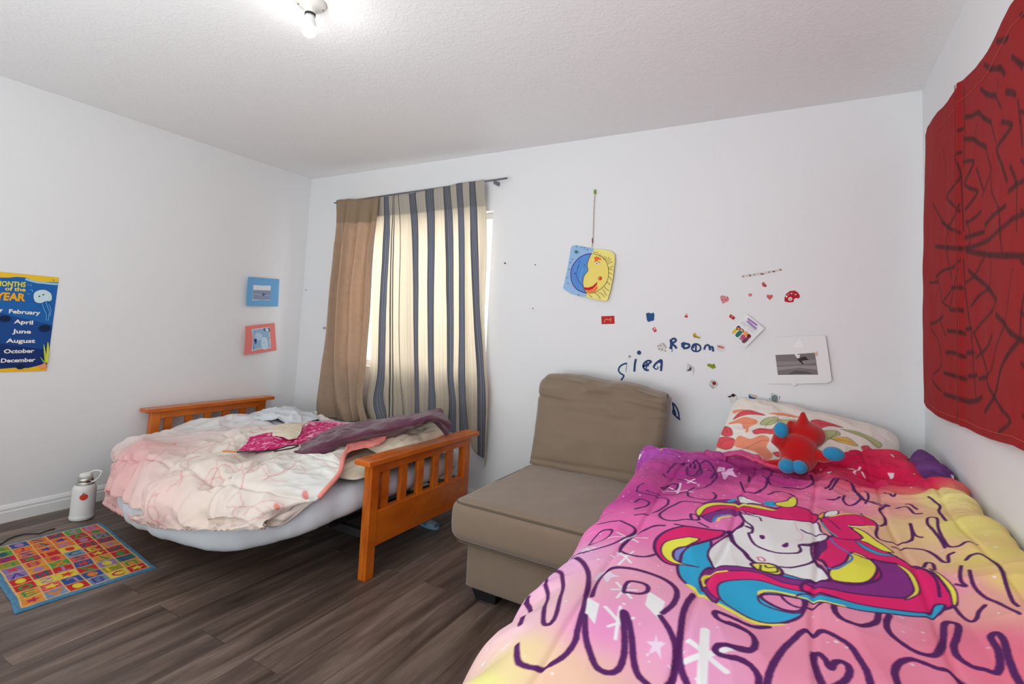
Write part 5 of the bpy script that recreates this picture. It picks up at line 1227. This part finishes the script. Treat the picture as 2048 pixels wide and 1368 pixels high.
sticker('narrow slanted strip of tiny reddish hearts above the other stickers', [([(1483, 551), (1520, 545), (1563, 538), (1564, 541), (1522, 550), (1484, 555)], (206, 200, 196))] + [(oval(x, y, rx, 1.3), (140, 60, 60)) for x, y, rx in ((1486, 553, 1.4), (1500, 551, 2.2), (1509, 549.5, 1.1), (1524.5, 548.2, 4), (1538, 544.5, 1.2), (1547.5, 543, 2.8), (1561, 539.5, 2.2))])
sticker('yellow-brown animal sticker above the painted word Room', [([(1386, 667), (1389, 664), (1401, 668), (1403, 678), (1397, 679), (1385, 675)], (222, 222, 218)), ([(1387, 667), (1391, 666), (1394, 672), (1400, 674), (1401, 678), (1396, 676), (1388, 675), (1385.5, 671)], (190, 156, 50))], [([(1387, 672), (1392, 674), (1399, 676)], 0.0025, (70, 50, 20))])
sticker('pinkish red fish sticker at the right end of the painted word Room', [(oval(1441.5, 696, 9, 7.5), (214, 212, 208)), ([(1434, 690), (1441, 692), (1448, 694), (1448, 697), (1440, 696), (1436, 694)], (196, 100, 90))])
sticker('small black and grey striped sticker under the painted word Room', [([(1375, 728), (1380, 729), (1389, 736), (1389, 744), (1372, 743)], (206, 206, 206)), ([(1373, 742), (1378, 738), (1380, 733), (1384, 737), (1382, 741), (1377, 742)], (74, 76, 82))], [([(1375, 728), (1382, 732), (1389, 737)], 0.0018, (90, 90, 90)), ([(1389, 740), (1387, 746), (1385, 751)], 0.0015, (150, 150, 150))])
sticker('green frog-like sticker below the painted word Room', [(oval(1422.5, 732, 9.5, 7.5), (224, 224, 216)), ([(1414, 729), (1419, 727), (1424, 729), (1430, 730), (1432, 735), (1426, 738), (1421, 735), (1415, 732)], (124, 146, 26)), (oval(1427.5, 729, 1.5, 1.2), (60, 60, 20))])
sticker('brown bug sticker with a round dark red body, below the green one', [(oval(1427, 768, 9, 9), (206, 205, 203)), (oval(1428.5, 766.5, 3.8, 3.9), (126, 34, 28))], [([(1423, 759), (1425, 765), (1420, 764)], 0.002, (130, 80, 70)), ([(1420, 770), (1424, 774), (1426, 778)], 0.002, (120, 80, 70)), ([(1433, 771), (1435, 767)], 0.002, (110, 90, 70)), ([(1424, 770), (1427, 775), (1429, 774)], 0.002, (120, 80, 70))])
sticker('white sticker with a black bow-like top, left of the blue fish sticker', [([(1455, 790), (1466, 786), (1473, 790), (1476, 808), (1460, 806), (1458, 797)], (216, 212, 206)), ([(1455, 793), (1462, 791), (1465, 787), (1469, 788), (1472, 791), (1467, 794), (1463, 793), (1461, 795), (1455, 794)], (50, 20, 32))], [([(1473, 791), (1475, 800), (1476, 808)], 0.002, (150, 144, 136))])
sticker('blue shark-fin sticker with a beige top, low on the back wall', [([(1497, 787), (1514, 790), (1514, 806), (1499, 802)], (208, 206, 202)), ([(1497, 788), (1504, 794), (1511, 796), (1511, 799), (1514, 806), (1503, 801), (1499, 801), (1498, 795)], (40, 92, 152)), ([(1499, 787), (1508, 789), (1515, 792), (1513, 796), (1506, 795)], (196, 184, 160))])
sticker('grey-green turtle sticker, rightmost of the low row', [(oval(1549.5, 796.5, 10, 10), (214, 214, 212)), ([(1544, 791), (1550, 789), (1556, 793), (1555, 800), (1551, 805), (1544, 801), (1542, 796)], (112, 132, 130))], [([(1542, 790), (1546, 786)], 0.0025, (90, 110, 104)), ([(1558, 799), (1560, 792)], 0.0025, (90, 100, 96)), ([(1539, 796), (1540, 800)], 0.0025, (80, 96, 90)), ([(1553, 805), (1555, 801)], 0.0025, (90, 104, 96))])
sticker('faded sticker of tiny brown specks left of the painted word Room', [(oval(1324, 694, 9, 9), (206, 204, 202))] + [(oval(x, y, 1.0, 1.3), (130, 80, 60)) for x, y in ((1316, 692), (1321, 691), (1329, 691), (1332, 694), (1318, 698), (1324, 699), (1331, 702), (1327, 688))])
sticker('tiny ring-shaped grey sticker beside the painted dot of the letter i', [(oval(1259.5, 713, 2.4, 2.4), (110, 70, 70)), (oval(1259.5, 713, 1.3, 1.3), (200, 200, 200))])

# blue painted writing is part of the wall
PB = C(36, 66, 112)
def paint(name, strokes, dots=()):
    f = Flat('back', 0.0004); q = zc(1220, 560, 4.5583)
    for t, wd in strokes: f.line(f.W(q(t)), wd, PB)
    for x, y, r in dots: f.dot(f.w(1220 + x / 4.5583, 560 + y / 4.5583), r, PB)
    o = f.build(name, parent=wall_back); o['label'] = 'dark blue letters painted by hand'; o['kind'] = 'structure'
paint('painted_lettering', [('155,760 130,765 95,785 78,820 95,850 125,870 118,890 100,915', .010), ('155,755 150,800 145,835', .003), ('238,720 228,760 222,835', .013), ('300,790 340,770 375,745 350,735 315,755 303,790 325,820 355,822', .011), ('335,745 330,815', .008),
                            ('398,790 420,760 465,730 472,760 465,830', .012), ('400,775 405,800 425,815', .006), ('448,745 470,760 462,800', .010), ('390,790 420,815 440,800 430,790', .005)], [(266, 662, .0125), (345, 775, .008)])
paint('painted_lettering', [('555,540 560,590 552,630', .016), ('560,540 590,535 600,555 565,580', .012), ('565,585 590,600 608,625', .013), ('567,620 565,658', .004), ('650,590 670,575 690,580 710,585 722,590 720,610 690,622 665,610 655,595', .012), ('672,615 673,635', .005),
                            ('745,620 760,590 790,583 820,600 825,630 800,650 760,645 742,620', .009), ('785,585 782,650', .009), ('770,590 755,620', .010), ('858,635 872,600 900,595 912,640', .010), ('905,600 915,640', .012), ('912,615 935,612 942,652', .011)], [(668, 592, .010)])
paint('painted_lettering', [('540,1105 535,1150 530,1215', .012), ('570,1115 580,1170 575,1210 610,1250 640,1275', .010), ('580,1125 605,1160 625,1210 630,1260', .009), ('585,1180 600,1230', .010)])

# small wall fittings
def fitting(name, px, py, r, mat, label, wall='back'):
    if wall == 'back': p = at(px, py, 'y', DEPTH); tag(MB().box((p[0] - r, DEPTH - 0.008, p[2] - r), (p[0] + r, DEPTH, p[2] + r), r * 0.4).build(name, mat), label, 'wall fitting')
fitting('wall_anchor', 1010.5, 526.5, 0.0055, plain('brown_plastic', C(110, 84, 66), 0.6), 'small brown square wall anchor right of the window')
fitting('nail', 1071, 529.5, 0.003, M_black, 'tiny dark nail in the back wall, right of the brown anchor')
fitting('nail', 1066, 617, 0.003, M_grey, 'tiny nail below the other nail, left of the rectangular red sticker')
fitting('nail', 612.5, 580, 0.003, M_black, 'tiny dark nail between the room corner and the tan curtain')
p = at(650.5, 656, 'y', DEPTH); hk = empty('wall_hook', (p[0], DEPTH, p[2]), 'small grey tieback hook on the wall left of the tan curtain', 'hook')
MB().tube([(p[0] + 0.010 * math.cos(a), DEPTH - 0.012, p[2] + 0.007 * math.sin(a)) for a in np.linspace(0, 6.1, 14)], 0.0025, 6).build('ring', M_grey, hk, True)
MB().tube([(p[0] + 0.008, DEPTH, p[2]), (p[0] + 0.008, DEPTH - 0.012, p[2])], 0.0025, 6).build('stem', M_grey, hk, True)

# ---------------------------------------------------------------- water bottle
bx, by = -3.555, 1.435
bt = empty('water_bottle', (bx, by, 0), 'large white water bottle with a red apple sticker, standing by the left wall', 'bottle')
MB().lathe([(0.050, 0.001), (0.058, 0.006), (0.0585, 0.022), (0.0565, 0.026), (0.056, 0.030), (0.0555, 0.16), (0.054, 0.175), (0.049, 0.188), (0.042, 0.195)], (bx, by, 0), 48).build('body', M_white, bt, True)
MB().lathe([(0.044, 0.195), (0.045, 0.199), (0.042, 0.202), (0.038, 0.204), (0.037, 0.212), (0.038, 0.214), (0.036, 0.222), (0.035, 0.232)], (bx, by, 0), 40).build('neck', M_steel, bt, True)
MB().lathe([(0.026, 0.232), (0.030, 0.236), (0.030, 0.248), (0.025, 0.254), (0.012, 0.256)], (bx, by, 0), 40).build('lid', M_white, bt, True)
vr = np.array([R_[0], R_[1], 0]); vr /= np.linalg.norm(vr)
def hp(dx, z, dd=0.0):
    dx *= 0.9
    return np.array([bx, by, 0]) + vr * dx + np.array([0, 0, z]) + np.array([vr[1], -vr[0], 0]) * dd
MB().tube(cr([hp(0.040, 0.208), hp(0.060, 0.214), hp(0.085, 0.236), hp(0.098, 0.262), hp(0.090, 0.270), hp(0.060, 0.272), hp(0.030, 0.262), hp(0.016, 0.250)], 50), 0.0045, 8).build('handle', M_white, bt, True)
ap = Flat('left'); ang0 = math.atan2(-by, -bx) ; cx_ = 0
def onb(th, z): return (bx + 0.0574 * math.cos(th), by + 0.0574 * math.sin(th), z)
th0 = math.atan2(0 - by, 0 - bx) + 0.33
def decal(pts, col, name):
    pc_ = np.mean(pts, axis=0); n_ = len(pts); V = [onb(th0 + pc_[0] / 0.056, 0.135 + pc_[1])]
    for r in (0.33, 0.66, 1.0): V += [onb(th0 + (pc_[0] + (a - pc_[0]) * r) / 0.056, 0.135 + pc_[1] + (b - pc_[1]) * r) for a, b in pts]
    F2 = [[0, 1 + i, 1 + (i + 1) % n_] for i in range(n_)] + [[1 + k * n_ + i, 1 + (k + 1) * n_ + i, 1 + (k + 1) * n_ + (i + 1) % n_, 1 + k * n_ + (i + 1) % n_] for k in range(2) for i in range(n_)]
    return mk(name, V, F2, plain(name + '_colour', col, 0.5), bt, False)
th0 -= 0.33
decal([(0.017 * math.cos(t) * (1 + 0.1 * math.cos(2 * t)), 0.018 * math.sin(t) - (0.006 if abs(t - math.pi / 2) < 0.2 else 0)) for t in np.linspace(0, 2 * math.pi, 24, endpoint=False)], C(200, 60, 30), 'apple_sticker')
decal([(-0.006, 0.016), (0.001, 0.016), (0.0, 0.024), (-0.005, 0.024)], C(90, 80, 60), 'apple_stem')

# ---------------------------------------------------------------- rug
A_, B_, C_ = np.array([-2.649, .888]), np.array([-2.608, 1.373]), np.array([-3.399, 1.469]); D_ = A_ + (C_ - B_)
def rug():
    n, m = 300, 460
    u = np.linspace(0, 1, m); v = np.linspace(0, 1, n); U, V = np.meshgrid(u, v)
    P = np.zeros((n, m, 3)); L_ = A_ + (D_ - A_) * U[..., None]; T_ = (B_ - A_)
    P[..., :2] = L_ + T_ * V[..., None]; P[..., 2] = 0.008 + 0.0007 * fbm(U * 40, V * 26, 3)
    P[..., 0] += 0.004 * fbm(V * 3, U * 2, 8); P[..., 1] += 0.004 * fbm(U * 4, V * 2, 9)
    ed = np.minimum.reduce([U * 0.8, (1 - U) * 0.8, V * 0.487, (1 - V) * 0.487]); P[..., 2] -= 0.0065 * np.clip(1 - ed / 0.008, 0, 1) ** 2
    pr = Print(P); pr.c[:] = C(84, 138, 172)
    X, Y = pr.UV[..., 0], pr.UV[..., 1]; W_, T2 = pr.su[-1], pr.tv[-1]; b0 = 0.028
    cw, ch = (W_ - 2 * b0) / 10, (T2 - 2 * b0) / 6
    pr.fill([(b0 - .004, b0 - .004), (W_ - b0 + .004, b0 - .004), (W_ - b0 + .004, T2 - b0 + .004), (b0 - .004, T2 - b0 + .004)], C(238, 190, 120))
    cs = [(206, 24, 34), (240, 120, 40), (246, 210, 60), (74, 160, 60), (40, 80, 150), (150, 120, 176), (226, 90, 90), (160, 150, 40), (120, 150, 180), (230, 150, 50), (44, 120, 90), (190, 40, 60)]
    fg = [(250, 214, 50), (30, 90, 110), (220, 50, 40), (70, 60, 150), (240, 130, 40), (60, 150, 70), (176, 130, 180), (200, 40, 80)]
    rs = np.random.RandomState(21)
    glyph = {'A': ['0,1 .5,0 1,1', '.2,.65 .8,.65'], 'B': ['.1,0 .1,1 .7,1 .9,.75 .6,.5 .1,.5', '.6,.5 .85,.25 .6,0 .1,0'], 'C': ['.9,.15 .5,0 .1,.3 .1,.7 .5,1 .9,.85'], 'E': ['.9,0 .1,0 .1,1 .9,1', '.1,.5 .7,.5'], 'J': ['.8,0 .8,.8 .5,1 .2,.8'], 'L': ['.1,0 .1,1 .9,1'], 'U': ['.1,0 .1,.8 .5,1 .9,.8 .9,0'],
             'O': ['.5,0 .1,.3 .1,.7 .5,1 .9,.7 .9,.3 .5,0'], 'S': ['.9,.1 .5,0 .1,.25 .5,.5 .9,.75 .5,1 .1,.9'], 'Z': ['.1,0 .9,0 .1,1 .9,1'], 'K': ['.1,0 .1,1', '.9,0 .1,.5 .9,1'], 'N': ['.1,1 .1,0 .9,1 .9,0'], 'T': ['.1,0 .9,0', '.5,0 .5,1'], '7': ['.1,0 .9,0 .4,1'], 'V': ['.1,0 .5,1 .9,0'], 'X': ['.1,0 .9,1', '.9,0 .1,1'], '2': ['.1,.2 .5,0 .9,.2 .1,1 .9,1']}
    ks = list(glyph)
    seq = 0
    for i in range(10):
        for j in range(6):
            x0, y0 = b0 + i * cw, b0 + j * ch; g = 0.0028; c = cs[rs.randint(len(cs))]
            if (i, j) == (0, 5) or (i, j) == (2, 0): c = (206, 20, 24)
            pr.fill([(x0 + g, y0 + g), (x0 + cw - g, y0 + g), (x0 + cw - g, y0 + ch - g), (x0 + g, y0 + ch - g)], C(*c))
            f_ = fg[rs.randint(len(fg))]
            while sum(abs(a - b) for a, b in zip(f_, c)) < 130: f_ = fg[rs.randint(len(fg))]
            k = (i * 7 + j * 3) % 5; cx_, cy_ = x0 + cw / 2, y0 + ch / 2
            if k == 0:
                t = np.arange(10) * math.pi / 5; r = np.where(np.arange(10) % 2 == 0, 0.028, 0.013); pr.fill(np.stack([cx_ + r * np.sin(t), cy_ + r * np.cos(t)], 1), C(*f_))
            elif k == 1:
                t = np.linspace(0, 6.28, 16, endpoint=False); pr.fill(np.stack([cx_ + 0.026 * np.cos(t), cy_ + 0.018 * np.sin(t)], 1), C(*f_))
            else:
                for st_ in glyph[ks[seq % len(ks)]]:
                    p_ = [(cy_ + 0.022 * (2 * float(a.split(',')[0]) - 1), cx_ + 0.024 * (2 * float(a.split(',')[1]) - 1)) for a in st_.split()]
                    pr.line([(b, a) for a, b in p_], 0.010, C(*f_))
                seq += 1
    a = 0.12 * fbm(X * 90, Y * 90, 5)[..., None]; pr.c[:] = np.clip(pr.c * 0.8 * (1 + a), 0, 0.9)
    o = sheet('play_rug', P, M_rug, None, pr.cols(), 0.007)
    tag(o, 'small colourful play rug with squares of letters and shapes and a blue border', 'rug')
rug()
cpt = [at(x, y, 'z', 0.004) for x, y in ((-30, 1105), (0, 1089), (14, 1080), (30, 1073), (52, 1068), (78, 1067), (92, 1062), (110, 1057))]
tag(MB().tube(cr(cpt, 60), 0.0032, 8).build('power_cord', M_black, None, True), 'thin black cord on the floor along the wall side of the play rug', 'cord')
# things under the futon
sp_ = at(857, 1053, 'z', 0.0)
sl = empty('slipper', (sp_[0], sp_[1], 0), 'pale blue slipper lying on the dark floor under the futon', 'slipper')
t = np.linspace(0, 2 * math.pi, 30, endpoint=False); sole = [(sp_[0] + 0.075 * math.cos(a), sp_[1] + 0.03 * math.sin(a) * (1 + 0.25 * math.cos(a))) for a in t]
mk('sole', [(x, y, 0.001) for x, y in sole] + [(x, y, 0.016) for x, y in sole], [list(range(30))[::-1], list(range(30, 60))] + [[i, (i + 1) % 30, 30 + (i + 1) % 30, 30 + i] for i in range(30)], plain('pale_blue_rubber', C(120, 160, 190), 0.6), sl, False)
V = []; Fc = []
for i in range(9):
    x = sp_[0] + 0.005 + i * 0.007
    for j in range(11):
        a = math.pi * j / 10; V.append((x, sp_[1] + 0.031 * math.cos(a), 0.016 + 0.026 * math.sin(a) * (1 - 0.05 * i)))
for i in range(8):
    for j in range(10): Fc.append([i * 11 + j, i * 11 + j + 1, (i + 1) * 11 + j + 1, (i + 1) * 11 + j])
solid(mk('strap', V, Fc, plain('pale_blue_strap', C(150, 180, 205), 0.6), sl, True), 0.003)
